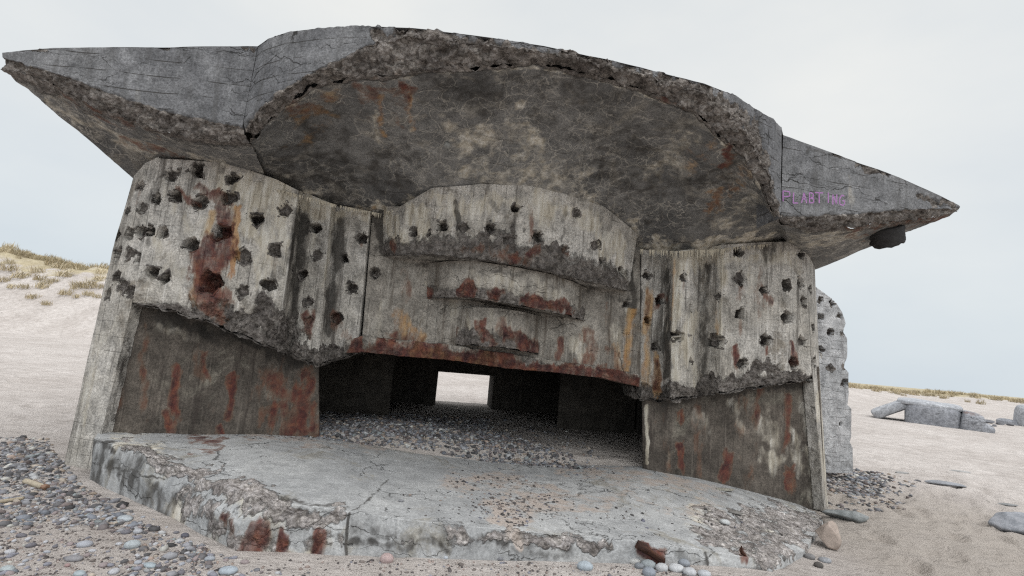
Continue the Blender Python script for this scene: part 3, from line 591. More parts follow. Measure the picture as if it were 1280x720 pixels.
# --- sloping broken apron
ap = Part()
def low(px, py): p = PW(px, py, 0.); return p
AC = []
def acol(b, vb, t, m, g, v=None):
    G = PW(*g, -.03) if v is None else PV(*g, v)
    vv = G[1]
    AC.append([PV(*b, vb)+Z([0, .1, .0]), PV(*t, vv+.02), PV(*m, vv), G+Z([0, 0, -.12])])
acol((118, 538), .14, (117, 549), (114, 575), (113, 604)); acol((175, 540), .3, (180, 566), (168, 592), (166, 630)); acol((240, 541), .45, (247, 597), (226, 620), (214, 654))
acol((320, 542), .6, (330, 624), (298, 655), (298, 696)); acol((400, 545), .85, (434, 640), (432, 665), (430, 694), -2.08); acol((405, 545), .87, (440, 639), (438, 665), (436, 694), -2.06)
acol((520, 562), .95, (500, 649), (500, 670), (500, 696), -2.08); acol((620, 575), .95, (600, 659), (600, 675), (600, 696), -2.1); acol((720, 583), .9, (700, 668), (700, 682), (700, 698), -2.1)
acol((808, 585), .75, (800, 677), (800, 692), (800, 710), -2.1); acol((868, 596), .6, (884, 688), (885, 702), (885, 718), -2.1); acol((940, 613), .5, (963, 702), (966, 714), (969, 728), -2.1)
acol((990, 626), .42, (1006, 688), (1005, 704), (1000, 724), -1.5); acol((1030, 640), .32, (1028, 650), (1029, 656), (1030, 664), -.35)
ap.loft(AC, .016, {'rough': [0, .08, .25, .1]}, .008, .035, 91, .018, big=.006)
ap.paint('rough', [(160, 562, 250, 594, 10, .85), (250, 600, 340, 632, 15, .85), (240, 640, 300, 670, 20, .65), (330, 640, 425, 645, 12, .7), (890, 668, 1000, 655, 24, .7), (960, 695, 1018, 655, 18, .9), (930, 640, 1010, 640, 9, .7), (640, 672, 760, 684, 9, .8), (880, 650, 920, 640, 14, .5), (300, 665, 425, 670, 14, .45), (560, 668, 640, 678, 9, .5), (480, 674, 540, 678, 5, .4)])
ap.paint('rust', [(313, 660, 311, 690, 13, 1), (287, 648, 290, 655, 7, .8), (350, 665, 352, 674, 10, .9), (398, 662, 396, 690, 8, .9), (330, 688, 400, 692, 7, .5), (805, 683, 826, 697, 7, 1), (240, 549, 275, 553, 7, .6), (928, 688, 930, 696, 5, .8), (300, 545, 390, 548, 5, .3)])
ap.paint('white', [(215, 635, 225, 650, 9, .7), (300, 625, 350, 640, 9, .6), (260, 600, 300, 622, 12, .5), (360, 690, 420, 672, 8, .5), (870, 640, 900, 650, 12, .6), (145, 548, 200, 560, 7, .5), (960, 650, 1010, 655, 12, .5)])
ap.paint('dark', [(122, 575, 215, 640, 24, .62), (450, 665, 560, 675, 12, .42), (560, 672, 660, 682, 10, .4), (820, 694, 880, 704, 9, .4), (600, 595, 860, 640, 30, .12), (195, 620, 210, 640, 8, .5), (436, 680, 560, 685, 7, .6), (600, 668, 635, 685, 8, .6), (118, 556, 140, 560, 5, .9), (437, 645, 433, 695, 2.5, .95), (700, 685, 720, 690, 6, .5), (900, 710, 950, 714, 6, .5), (640, 690, 720, 695, 5, .4), (330, 620, 430, 633, 2.5, .6), (486, 600, 440, 640, 1.3, .6), (128, 584, 160, 590, 1.6, .9), (160, 590, 205, 597, 1.6, .9), (880, 690, 886, 715, 2, .9)])  # broad front-face strokes paint its shade; narrow ones are cracks and stains
ap.paint('sand', [(560, 602, 640, 600, 11, .6), (620, 630, 700, 622, 13, .75), (620, 648, 660, 650, 9, .8), (640, 660, 650, 680, 8, .9), (700, 590, 860, 600, 6, .7), (760, 600, 900, 612, 6, .55), (560, 612, 580, 618, 6, .5), (660, 640, 760, 632, 5, .55), (250, 541, 500, 562, 4, .5), (700, 625, 780, 620, 5, .5), (780, 612, 840, 640, 3, .5), (860, 640, 900, 630, 10, .45)])
ap_o = ap.done().build('apron', M_slab, bunker)

def rebar(pts, r):
    VV = []; FF = []; n = 10; pts = [Z(p) for p in pts]
    for j, p in enumerate(pts):
        for i in range(n):
            a = 6.283*i/n; rr = r*(1+.3*math.sin(7*a+j)); VV.append(p+Z([0, -rr*math.cos(a)*.7, rr*math.sin(a)])+Z([.3*r*math.sin(a+j), 0, 0]))
    for j in range(len(pts)-1):
        for i in range(n): k = (i+1) % n; FF.append([j*n+i, j*n+k, (j+1)*n+k, (j+1)*n+i])
    for j, f in ((0, 1), (len(pts)-1, 0)):
        c = len(VV); VV.append(pts[j]); 
        for i in range(0, n, 2): FF.append([c, j*n+i, j*n+(i+1) % n, j*n+(i+2) % n])
    link_mesh('rusty_bar', VV, FF, M_rust, bunker)
rebar([PV(x, y, -2.12) for x, y in ((796, 681), (803, 684), (811, 688), (819, 694), (826, 699), (831, 704))], .032)
rebar([PV(x, y, -2.05) for x, y in ((926, 686), (928, 690), (931, 695), (933, 698))], .022)
# --- white drips of calcite where wall and ceiling meet
V = []; Fc = []; n0 = 0
def drip(p, L, r):
    global n0
    k = 5
    for i in range(k): a = 6.283*i/k; V.append(p+Z([r*math.cos(a), r*math.sin(a), .02]))
    for i in range(k): a = 6.283*i/k; V.append(p+Z([.45*r*math.cos(a), .45*r*math.sin(a), -L*.55]))
    V.append(p+Z([0, 0, -L])); V.append(p+Z([0, 0, -L*1.01]))
    for i in range(k): j = (i+1) % k; Fc.append([n0+i, n0+j, n0+k+j, n0+k+i]); Fc.append([n0+k+i, n0+k+j, n0+2*k, n0+2*k+1])
    n0 += 2*k+2
def driprow(a, b, va, vb, n, L):
    for i in range(n):
        t = random.random(); x = a[0]*(1-t)+b[0]*t; y = a[1]*(1-t)+b[1]*t
        drip(PV(x, y, va*(1-t)+vb*t), L*random.uniform(.25, 1.1)**1.5, random.uniform(.006, .016))
driprow((425, 259), (476, 269), .3, .5, 46, .05); driprow((480, 268), (545, 248), .45, .0, 50, .045); driprow((800, 313), (842, 316), .3, .1, 20, .09); driprow((842, 316), (905, 313), .05, .03, 75, .13); driprow((905, 312), (960, 307), .03, .05, 30, .05); driprow((345, 238), (420, 258), -.06, .1, 45, .04); driprow((735, 256), (797, 300), .08, .4, 40, .05)
tag(link_mesh('calcite_drips', V, Fc, M_calc, bunker), kind='stuff')

# --- stub of a pipe under the right wing, a bolt in the ceiling, the faded writing
def tube_mesh(name, p, q, r, mat, parent, n=18, m=10, rag=.25, amp=.02):
    p, q = Z(p), Z(q); ax = (q-p)/np.linalg.norm(q-p); t = np.cross(ax, [0.3, .2, 1.]); t /= np.linalg.norm(t); b = np.cross(ax, t)
    VV = []; FF = []
    for j in range(m+1):
        for i in range(n):
            a = 6.283*i/n; rr = r*(1+amp*4*(random.random()-.5)); f = j/m*(1+(rag*(random.random()-.5) if j == m else 0))
            VV.append(p+(q-p)*f+t*rr*math.cos(a)+b*rr*math.sin(a))
    VV += [VV[-n+i]*1. for i in range(0)]
    for j in range(m):
        for i in range(n): k = (i+1) % n; FF.append([j*n+i, j*n+k, (j+1)*n+k, (j+1)*n+i])
    c = len(VV); VV.append(p+(q-p)*.93); e = len(VV); VV.append(p*1.)
    for i in range(0, n, 2):
        FF.append([c, m*n+i, m*n+(i+1) % n, m*n+(i+2) % n]); FF.append([e, (i+2) % n, i+1, i])
    return link_mesh(name, VV, FF, mat, parent)
tube_mesh('drain_stub', PV(1107, 284, -.55), PV(1110, 305, -.5), .19, plain('sooty_crust', (.035, .033, .033)), bunker, 26, 9, .22, .04)
tube_mesh('ceiling_bolt', PV(559, 180, -.95), PV(559, 184, -1.0), .035, plain('dull_zinc', (.24, .235, .22), .6), bunker, 14, 2, .1, .01)
# letters, drawn as brush strokes lying on the wing's face
strokes = {'P': [[(0, 0), (0, 1), (.55, .95), (.6, .65), (.5, .5), (0, .45)]], 'L': [[(.1, 1), (.05, 0), (.55, .02)]], 'A': [[(0, 0), (.3, 1), (.6, 0)], [(.12, .4), (.5, .4)]], 'B': [[(0, 0), (0, 1), (.5, .9), (.45, .55), (0, .5), (.55, .4), (.5, .05), (0, 0)]],
           'T': [[(0, 1), (.7, 1)], [(.35, 1), (.35, 0)]], 'I': [[(.15, 1), (.15, 0)]], 'N': [[(0, 0), (.02, .95), (.5, .05), (.52, 1)]], 'G': [[(.6, .9), (.3, 1), (.03, .6), (.08, .12), (.4, 0), (.62, .2), (.6, .48), (.35, .45)]]}
place = [('P', 978, 239, 12), ('L', 990, 241, 10), ('A', 1001, 241, 9), ('B', 1011, 241, 8), ('T', 1018, 241, 12), ('I', 1033, 241, 8), ('N', 1040, 243, 8), ('G', 1048, 244, 9)]
graf = empty('graffiti'); graf.parent = bunker
for ch_, x0, y0, w in place:
    V = []; Fc = []
    for stv in strokes[ch_]:
        pts = [(x0+q[0]*w*1.2, y0+(1-q[1])*13+.06*(q[0]*w)) for q in stv]
        for a, b in zip(pts[:-1], pts[1:]):
            for k in range(5):
                t0, t1 = k/5, (k+1)/5
                pa = PV(a[0]*(1-t0)+b[0]*t0, a[1]*(1-t0)+b[1]*t0, -1.053); pb = PV(a[0]*(1-t1)+b[0]*t1, a[1]*(1-t1)+b[1]*t1, -1.053)
                d = pb-pa; d /= np.linalg.norm(d)+1e-9; nn = np.cross(d, [0, -1., 0])*.0075
                i0 = len(V); off = Z([0, -.012, 0]); V += [pa+nn+off, pa-nn+off, pb-nn+off, pb+nn+off]; Fc.append([i0, i0+1, i0+2, i0+3])
    link_mesh('painted_letter', V, Fc, M_graf, graf, smooth=False)

# ------------------------------------------------------------------ ground
LC = [(0, 305), (40, 316), (80, 327), (130, 332)]; RC = [(1062, 480), (1130, 487), (1180, 488), (1230, 494), (1280, 503)]
def ridge_y(x): return 46+26*sstep(5, 55, x)
cx, cz = [], []
for px, py in LC+RC:
    Y = 46.
    for _ in range(8): p = PY(px, py, Y); Y = float(ridge_y(p[0]))
    cx.append(p[0]); cz.append(p[2])
cx = np.array([-160]+cx[:4]+[-10, 15]+cx[4:]+[200]); cz = np.array([5.5]+cz[:4]+[3.6, 2.6]+cz[4:]+[1.0])
FOOT = []
for i in range(16):
    t_ = i*.62; FOOT.append((5.2+.55*t_+(.12 if i % 2 else -.12)+random.gauss(0, .04), 4.6+.8*t_+random.gauss(0, .05)))
for i in range(12):
    t_ = i*.66; FOOT.append((6.2+.95*t_, 7.2-.12*t_+(.13 if i % 2 else -.13)+random.gauss(0, .05)))
for i in range(40): FOOT.append((random.uniform(4.3, 9), random.uniform(3.4, 9.5)))
for i in range(30): FOOT.append((random.uniform(-14, -6), random.uniform(6.5, 14)))
def ground(P):
    """height of the sand at world x, y"""
    x, y = P[:, 0], P[:, 1]
    P3 = np.stack([x, y, x*0], 1)
    yc = ridge_y(x); H = np.interp(x, cx, cz); wid = np.where(x < 0, 13., 24.)
    h = (H-.35)*sstep(yc-wid, yc, y)*(1-.3*sstep(yc+4, yc+40, y))
    dune = sstep(yc-wid, yc-2, y)
    h = h+dune*(.35*fbm(P3, .35, 4, .6, 3)+.16*fbm(P3, 1.1, 3, .6, 23))*np.clip(H/4, .3, 1)
    r = np.hypot(x, y)
    h = h+.05*fbm(P3, .28, 3, .5, 5)*sstep(5, 14, r)+.012*fbm(P3, 2.2, 4, .6, 8)
    h = h+(.07*fbm(P3, 1.6, 4, .6, 12)+.14*np.minimum(fbm(P3*Z([1, 1.6, 1]), 2.6, 3, .55, 15)+.12, 0))*sstep(3.2, 5.2, x)*sstep(3, 5, y)*(1-sstep(12, 20, r))
    h = h-.17*sstep(1.6, 4, x)*(1-sstep(14, 26, r))
    for fx, fy in FOOT:
        q2 = ((x-fx)/.11)**2+((y-fy)/.17)**2
        h = h-.07*np.exp(-q2**2)+.02*np.exp(-(np.sqrt(q2)-1.35)**2*6)*(r < 20)
    L = to_local(np.stack([x, y, 0*x], 1))
    ed = np.where(np.abs(L[:, 0]) < 2.2, -2.1, -2.1+(np.abs(L[:, 0])-2.2)*.88)
    h = h-.3*sstep(.12, .4, L[:, 1]-ed)*(1-sstep(5.2, 5.6, L[:, 1]))*(1-sstep(4.1, 4.35, np.abs(L[:, 0])))
    # sand piled a little against the apron's front
    h = h+.03*np.exp(-((L[:, 1]+2.25)/.35)**2)*(np.abs(L[:, 0]) < 2.4)
    return h
def gz(x, y): return float(ground(np.array([[x, y]]))[0])
def ground_hit(px, py):
    d = ray(px, py); t = np.linspace(1.5, 120, 3000); Q = CAM+d*t[:, None]
    k = np.where(Q[:, 2] < ground(Q[:, :2]))[0]
    if len(k) == 0: return None
    a, b = (t[k[0]-1] if k[0] else 1.), t[k[0]]
    for _ in range(14):
        m = (a+b)/2; q = CAM+d*m
        if q[2] < gz(q[0], q[1]): b = m
        else: a = m
    return CAM+d*b
th = np.concatenate([np.linspace(-178, -65, 60, endpoint=False), np.linspace(-65, 65, 620, endpoint=False), np.linspace(65, 182, 61)])
th = np.radians(90-th); rr = np.concatenate([[.05], np.geomspace(.8, 900, 470)])
X = np.outer(np.cos(th), rr); Yg = np.outer(np.sin(th), rr); P2 = np.stack([X.ravel(), Yg.ravel()], 1)
hz = ground(P2)
x, y = P2[:, 0], P2[:, 1]; r = np.hypot(x, y)
px, py = proj_w(np.stack([x, y, hz], 1))
yc = ridge_y(x); dune = sstep(yc-np.where(x < 0, 9., 12.), yc-1, y)
grass = np.where(x < 0, .75*sstep(yc-7, yc-1, y), .85*sstep(yc-11, yc-2, y))
L = to_local(np.stack([x, y, hz], 1))
grit = np.clip(.9*np.exp(-((L[:, 1]+2.6)/1.3)**2)*(r < 8), 0, 1)*np.where(x > 2.6, .4, 1)+.35*np.exp(-((L[:, 0]-6.3)/1.3)**2-((L[:, 1]-1.6)/1.6)**2)
damp = .75*sstep(2.8, 4.2, x)*(1-sstep(9, 15, r))+.25*sstep(-5, -8, x)*(1-sstep(12, 20, r))
nT, nR = len(th), len(rr); idx = np.arange(nT*nR).reshape(nT, nR)
q = np.stack([idx[:-1, :-1], idx[1:, :-1], idx[1:, 1:], idx[:-1, 1:]], -1).reshape(-1, 4)[:, ::-1]
g = link_mesh('ground', np.stack([x, y, hz], 1), q, M_sand, None, {'grass': grass, 'grit': grit, 'damp': damp}); tag(g, kind='structure')

# blown sand and shingle floor inside the chamber
def floor_h(u, v): return .29+.05*np.clip(1-(v-.6)/3, 0, 1)*np.clip(-u/2, -1.2, 1)+.13*np.exp(-((u+1.3)/1.3)**2-((v-1.6)/.8)**2)-.09*np.exp(-((u-1.6)/.9)**2-((v-.8)/.5)**2)
uu = np.linspace(-3.3, 3.2, 200); vv = np.linspace(.45, 6.3, 180); U2, V2 = np.meshgrid(uu, vv, indexing='ij')
W2 = floor_h(U2, V2)+.02*fbm(np.stack([U2.ravel(), V2.ravel(), 0*U2.ravel()], 1), 2.2, 4, .6, 4).reshape(U2.shape)
W2 -= .25*(1-sstep(.6, 1.0, V2-.12*np.sin(U2*1.3)))
idx = np.arange(U2.size).reshape(U2.shape); q = np.stack([idx[:-1, :-1], idx[1:, :-1], idx[1:, 1:], idx[:-1, 1:]], -1).reshape(-1, 4)
FP = to_world(np.stack([U2, V2, W2], -1).reshape(-1, 3))
fo = link_mesh('sand_floor', FP, q, M_sand, None, {'damp': np.full(len(FP), .45), 'grit': np.full(len(FP), .55)}); tag(fo, kind='structure')

# ------------------------------------------------------------------ pebbles
def ico(sub):
    bm = bmesh.new(); bmesh.ops.create_icosphere(bm, subdivisions=sub, radius=1.); bm.verts.ensure_lookup_table()
    v = np.array([q.co[:] for q in bm.verts]); f = np.array([[w.index for w in q.verts] for q in bm.faces]); bm.free(); return v, f
ICO1, ICO2, ICO3 = ico(1), ico(2), ico(4)
PAL = np.array([(.14, .135, .14), (.19, .19, .205), (.09, .087, .09), (.25, .25, .265), (.34, .34, .345), (.14, .115, .11), (.27, .22, .18), (.46, .45, .42), (.17, .18, .205), (.3, .235, .2), (.06, .058, .06), (.38, .33, .28), (.19, .165, .165), (.23, .25, .255)])
PALW = np.array([3, 3, 3, 2.5, 1.6, 2, 1.2, .8, 2, .8, 2, .8, 2, 1.]); PALW /= PALW.sum()
def pebble_mesh(name, pts, size, base, mat, pal=None, palw=None, flat=.6):
    n = len(pts); v0, f0 = base; k = len(v0)
    a = RNG.uniform(0, 6.283, n); sx = size*RNG.uniform(.8, 1.3, n); sy_ = size*RNG.uniform(.6, 1., n); sz = size*RNG.uniform(.4, .75, n)*flat/.6
    tilt = RNG.normal(0, .25, n)
    W = v0[None]*np.stack([sx, sy_, sz], 1)[:, None, :]
    W *= (1+.16*RNG.normal(0, 1, (n, k, 1)).clip(-1.5, 1.5))
    ct, s_t = np.cos(tilt)[:, None], np.sin(tilt)[:, None]
    x1 = W[..., 0]*ct-W[..., 2]*s_t; z1 = W[..., 0]*s_t+W[..., 2]*ct
    ca, sa = np.cos(a)[:, None], np.sin(a)[:, None]
    Q = np.stack([x1*ca-W[..., 1]*sa, x1*sa+W[..., 1]*ca, z1], -1)+pts[:, None, :]+np.stack([0*sz, 0*sz, sz*.12], 1)[:, None]
    Fq = (f0[None]+np.arange(n)[:, None, None]*k).reshape(-1, 3)
    pal = PAL if pal is None else pal; palw = PALW if palw is None else palw
    c = pal[RNG.choice(len(pal), n, p=palw)]*RNG.uniform(.75, 1.25, (n, 1))
    return link_mesh(name, Q.reshape(-1, 3), Fq, mat, None, colors=np.repeat(c, k, 0))
def inpoly(px, py, poly):
    c = np.zeros(len(px), bool); j = len(poly)-1
    for i in range(len(poly)):
        xi, yi = poly[i]; xj, yj = poly[j]
        c ^= ((yi > py) != (yj > py)) & (px < (xj-xi)*(py-yi)/(yj-yi+1e-9)+xi); j = i
    return c
def scatter(n, box, dens):
    X = np.stack([RNG.uniform(box[0], box[1], n), RNG.uniform(box[2], box[3], n)], 1)
    z = ground(X); P = np.concatenate([X, z[:, None]], 1); px, py = proj_w(P)
    return P[RNG.random(n) < dens(P, px, py)]
def apron_clear(P):
    L = to_local(P); u, v = np.abs(L[:, 0]), L[:, 1]
    edge = np.where(u < 2.2, -2.12, -2.12+(u-2.2)*.88)
    return (v < edge-.02) | (u > 4.5)
def dl(P, px, py):
    nz = fbm(P*Z([1, 1, 0]), 1.4, 3, .6, 2)
    dense = inpoly(px, py, [(-900, 500), (-150, 548), (60, 556), (95, 600), (150, 640), (215, 672), (150, 664), (60, 652), (0, 660), (-300, 690), (-1500, 760)])
    loose = inpoly(px, py, [(-1500, 500), (60, 548), (100, 606), (300, 700), (420, 720), (420, 900), (-1500, 900)])
    return np.where(dense, .6+.6*nz, np.where(loose, .10+.25*nz, 0))*apron_clear(P)
Pl = scatter(110000, (-9, 0.4, 2.2, 7.2), dl)
sz_l = np.clip(RNG.lognormal(-4.35, .58, len(Pl)), .004, .05)
dist = np.hypot(Pl[:, 0], Pl[:, 1])
o = pebble_mesh('shingle', Pl, sz_l, ICO1, M_peb); tag(o, 'grey and violet sea shingle spread over the sand left of the bunker', 'shingle', None, 'stuff')
def df(P, px, py):
    nz = fbm(P*Z([1, 1, 0]), 2.2, 3, .6, 6)
    a = inpoly(px, py, [(300, 700), (430, 692), (650, 690), (800, 705), (960, 722), (960, 900), (250, 900)])
    b = inpoly(px, py, [(-60, 640), (60, 640), (215, 668), (300, 704), (250, 900), (-300, 900)])
    return np.where(a, .5+.6*nz, np.where(b, .55+.6*nz, 0))*apron_clear(P)
Pf = scatter(26000, (-5, 2.6, 2.2, 5), df)
o = pebble_mesh('grit', Pf, np.clip(RNG.lognormal(-4.85, .4, len(Pf)), .004, .025), ICO1, M_peb, np.array([(.08, .07, .07), (.14, .12, .11), (.25, .2, .18), (.4, .36, .34), (.2, .2, .23)]), np.array([.35, .25, .2, .1, .1]))
tag(o, 'dark grit and tiny pebbles on the sand before the apron', 'grit', None, 'stuff')
def dr(P, px, py):
    nz = fbm(P*Z([1, 1, 0]), 1.8, 3, .6, 7)
    a = inpoly(px, py, [(1030, 560), (1068, 584), (1110, 600), (1100, 622), (1036, 616)]); b = inpoly(px, py, [(1030, 560), (1068, 584), (1150, 600), (1130, 640), (1036, 640)])
    return np.where(a, .9+.3*nz, np.where(b, .15+.2*nz, 0))
Pr = scatter(9000, (4.3, 8, 6, 10.5), dr)
o = pebble_mesh('shingle', Pr, np.clip(RNG.lognormal(-3.6, .4, len(Pr)), .012, .06), ICO1, M_peb); tag(o, 'grey shingle heaped at the foot of the right flank wall', 'shingle', None, 'stuff')
# shingle on the chamber floor and grains lying on the apron
n = 16000; u = RNG.uniform(-2.6, 1.6, n); v = RNG.uniform(.7, 3.6, n); Lp = np.stack([u, v, np.zeros(n)], 1)
nz = fbm(Lp, 1.5, 3, .6, 3); lim = .1+1.1*sstep(1.9, .7, v+.0*u)
keep = RNG.random(n) < np.clip(np.where(u < lim+.5*nz, 1., .06), 0, 1)*np.where(v > 2.6, .5, 1)
u, v = u[keep], v[keep]
fh = floor_h(u, v)+.02*fbm(np.stack([u, v, 0*u], 1), 2.2, 4, .6, 4)-.25*(1-sstep(.6, 1.0, v-.12*np.sin(u*1.3)))
# where the floor dips below the apron, the pebbles lie on the apron's top
tree_pts = np.concatenate(ap.V)
from mathutils.kdtree import KDTree
kd = KDTree(len(tree_pts))
for i, p in enumerate(tree_pts): kd.insert((p[0], p[1], 0), i)
kd.balance()
def apron_h(u, v):
    best = -9
    for co, i, d in kd.find_n((u, v, 0), 4):
        if d < .06: best = max(best, tree_pts[i][2])
    return best
hh = np.array([max(a, apron_h(b, c)) for a, b, c in zip(fh, u, v)])
Pi = to_world(np.stack([u, v, hh], 1))
o = pebble_mesh('shingle', Pi, np.clip(RNG.lognormal(-3.85, .38, len(Pi)), .01, .045), ICO1, M_peb); tag(o, 'dark wet looking shingle drifted into the bunker mouth', 'shingle', None, 'stuff')
pp = []
for (x0, y0, x1, y1, rad, n) in [(590, 635, 700, 622, 16, 260), (560, 600, 660, 598, 11, 130), (640, 650, 660, 668, 12, 120), (700, 650, 860, 650, 26, 60), (500, 620, 560, 640, 22, 16), (700, 590, 800, 596, 9, 60), (860, 640, 960, 660, 20, 30), (250, 542, 420, 547, 4, 90)]:
    for _ in range(n):
        t = random.random(); x = x0*(1-t)+x1*t+random.gauss(0, rad*.6); y = y0*(1-t)+y1*t+random.gauss(0, rad*.6)
        d = ray_l(x, y); best = None
        w = .3
        for _k in range(6):
            p = CL+d*((w-CL[2])/d[2]); h_ = apron_h(p[0], p[1])
            if h_ < -5: break
            w = h_
        else: pp.append(p*Z([1, 1, 0])+Z([0, 0, w]))
Pa = to_world(np.array(pp))
o = pebble_mesh('grit', Pa, np.clip(RNG.lognormal(-4.6, .4, len(Pa)), .005, .022), ICO1, M_peb, np.array([(.06, .055, .055), (.11, .095, .09), (.2, .16, .14), (.13, .13, .16)]), np.array([.4, .3, .15, .15])); tag(o, 'dark grit scattered on the sandy apron top', 'grit', None, 'stuff')

# ------------------------------------------------------------------ single stones
def stone(name, pos, dims, A, B, label, cat, rz=0., seed=0, angular=0., tilt=0., group=None, sink=.3):
    v, f = ICO3 if max(dims) > .1 else ICO2
    d = v.copy()
    if angular:
        rg = np.random.default_rng(seed+100)
        for _ in range(15):
            n_ = rg.normal(size=3); n_ /= np.linalg.norm(n_); lim = rg.uniform(.55, .88)
            k = d@n_; over = np.maximum(k-lim, 0); d = d-n_[None]*over[:, None]*angular
    d = d*(1+.10*fbm(v+seed*3.1, 1.3, 3, .5, seed)[:, None]+(.05 if angular else .012)*fbm(v+seed, 5, 4, .6, seed+5)[:, None])
    d = d*np.array(dims)
    o = link_mesh(name, d, f, stone_mat(name, A, B, 6/max(dims)*.25+4), None)
    o.location = (pos[0], pos[1], pos[2]+dims[2]*(1-2*sink)); o.rotation_euler = (tilt, tilt*.5, rz)
    return tag(o, label, cat, group)
def stone_px(name, px, py, wpx, A, label, hgt=.6, dep=.8, seed=0, ang=0., rz=0., cat='stone', group=None, sink=.25, B=None, tilt=0.):
    p = ground_hit(px, py); D = (p-CAM)@FWD; a = wpx/F*D/2
    B = B or tuple(min(.7, c*1.3) for c in A)
    return stone(name, p, (a, a*dep, a*hgt), A, B, label, cat, rz, seed, ang, tilt, group, sink)
S = [  # px, py(base), width px, colour, label
 (490, 694, 16, (.12, .13, .16), 'dark slate blue pebble standing against the apron front', 1.0, .8), (483, 702, 18, (.46, .30, .28), 'pale pink pebble just below the dark blue one', .75, .8),
 (550, 692, 13, (.42, .42, .44), 'whitish pebble with dark spots by the apron front', .8, .8), (557, 698, 9, (.42, .46, .52), 'small pale blue pebble beside the spotted whitish one', .7, .8), (576, 697, 15, (.27, .12, .11), 'dull red pebble in the row before the apron', .6, .7),
 (604, 693, 24, (.55, .53, .49), 'flat creamy white pebble left of the green stone', .38, .7), (621, 691, 21, (.20, .25, .23), 'grey green pebble leaning on the apron front', .85, .8), (631, 695, 22, (.45, .45, .47), 'pale grey pebble right of the green stone', .55, .8),
 (625, 700, 10, (.2, .2, .22), 'small dark grey pebble in front of the pale grey one', .7, .8), (649, 672, 16, (.30, .31, .34), 'blue grey cobble lodged in the broken apron edge', .75, .8), (700, 690, 16, (.38, .36, .42), 'lilac grey pebble lying tilted at the apron foot', .5, .5),
 (727, 692, 16, (.45, .41, .35), 'cream flat oval pebble under the apron edge', .5, .7), (745, 694, 20, (.40, .39, .42), 'long pale lavender pebble right of the cream oval', .45, .6), (723, 700, 10, (.07, .07, .09), 'small blackish pebble left of the light blue stone', .8, .8),
 (731, 711, 21, (.34, .41, .47), 'light blue angular pebble on the sand', .6, .7), (793, 704, 16, (.48, .47, .45), 'white pebble at the rusty bar end', .55, .8), (810, 709, 20, (.26, .30, .32), 'grey green oval pebble below the rusty bar', .6, .8),
 (811, 719, 17, (.24, .28, .34), 'blue grey round pebble at the bottom edge', .8, .9), (827, 713, 17, (.45, .46, .48), 'pale grey pebble between the blue grey ones', .7, .8), (845, 713, 21, (.50, .51, .53), 'largest white pebble of the right heap', .5, .8), (855, 707, 15, (.25, .28, .33), 'slate pebble behind the large white one', .7, .8),
 (862, 718, 18, (.46, .47, .50), 'bluish white pebble next to the apron corner', .6, .8), (880, 720, 18, (.44, .46, .50), 'pale oval pebble beneath the cracked apron corner', .55, .8), (799, 710, 12, (.20, .22, .25), 'small slate pebble left of the grey green oval', .7, .8),
 (165, 684, 24, (.36, .41, .44), 'big smooth pale blue grey pebble on the sand left of the apron', .6, .75), (156, 650, 26, (.36, .41, .45), 'flat light blue pebble at the shingle edge', .35, .7), (187, 708, 24, (.30, .38, .43), 'long flat blue pebble near the bottom edge', .3, .6),
 (99, 719, 18, (.32, .40, .44), 'cyan grey pebble cut by the bottom edge', .5, .8), (9, 714, 22, (.34, .40, .42), 'pale greenish blue pebble in the bottom left corner', .5, .8), (231, 671, 13, (.10, .10, .14), 'dark indigo pebble at the apron foot', .6, .8),
 (233, 684, 13, (.30, .30, .34), 'mottled grey pebble on the sand below the indigo one', .7, .8), (92, 700, 26, (.25, .24, .26), 'wide grey stone half sunk in the sand', .35, .7), (84, 708, 9, (.36, .20, .19), 'small reddish pebble in front of the half sunk grey stone', .7, .8),
 (262, 700, 16, (.30, .33, .38), 'blue grey pebble before the rust stained block', .5, .8), (285, 716, 28, (.33, .40, .47), 'broad light blue pebble near the bottom edge by the apron', .45, .8), (172, 666, 14, (.38, .39, .43), 'light grey pebble above the big pale one', .6, .8),
 (112, 640, 13, (.36, .36, .42), 'pale violet pebble in the thick of the shingle', .6, .8), (60, 606, 10, (.40, .40, .42), 'whitish pebble near the pale stick', .6, .8), (1023, 709, 12, (.10, .085, .075), 'small dark brown pebble right of the apron corner', .7, .8), (1031, 702, 17, (.28, .29, .32), 'grey blue flat pebble right of the apron corner', .4, .8), (1012, 698, 13, (.2, .19, .19), 'brownish grey pebble close to the apron side', .6, .8)]
for i, (x, y, w, c, lab, h, d) in enumerate(S):
    g_ = sum(c)/3; c = tuple((k*.6+g_*.4)*.82 for k in c)
    w = w*.8 if x < 300 else w
    stone_px('pebble', x, y, w, c, lab, h, d, i, 0, random.uniform(-.4, .4), 'pebble')
stone_px('boulder', 1036, 684, 36, (.31, .255, .22), 'pinkish tan angular boulder beside the apron right corner', 1.0, .9, 3, 1., .5, 'boulder', sink=.1)
stone_px('stone_slab', 1062, 650, 64, (.13, .14, .14), 'long flat dark grey stone slab lying by the right pier foot', .26, .42, 8, .9, -.12, 'stone', sink=.2, B=(.26, .27, .27))
stone_px('rock', 1268, 661, 60, (.19, .20, .22), 'grey rock half buried in sand at the right edge', .55, .7, 5, .9, .2, 'rock', sink=.3, B=(.33, .335, .36))
stone_px('flat_stone', 1180, 606, 50, (.20, .205, .22), 'flat grey stone on the beach with a dark left end', .13, .3, 12, .7, -.2, 'stone', sink=.25)
stone_px('flat_stone', 1198, 590, 30, (.27, .265, .26), 'pale flat stone farthest out on the open sand', .12, .3, 14, .7, -.15, 'stone', sink=.25)
stone_px('flat_stone', 1128, 592, 20, (.24, .235, .23), 'small flat stone left of the two beach slabs', .15, .35, 15, .7, 0, 'stone', sink=.25)
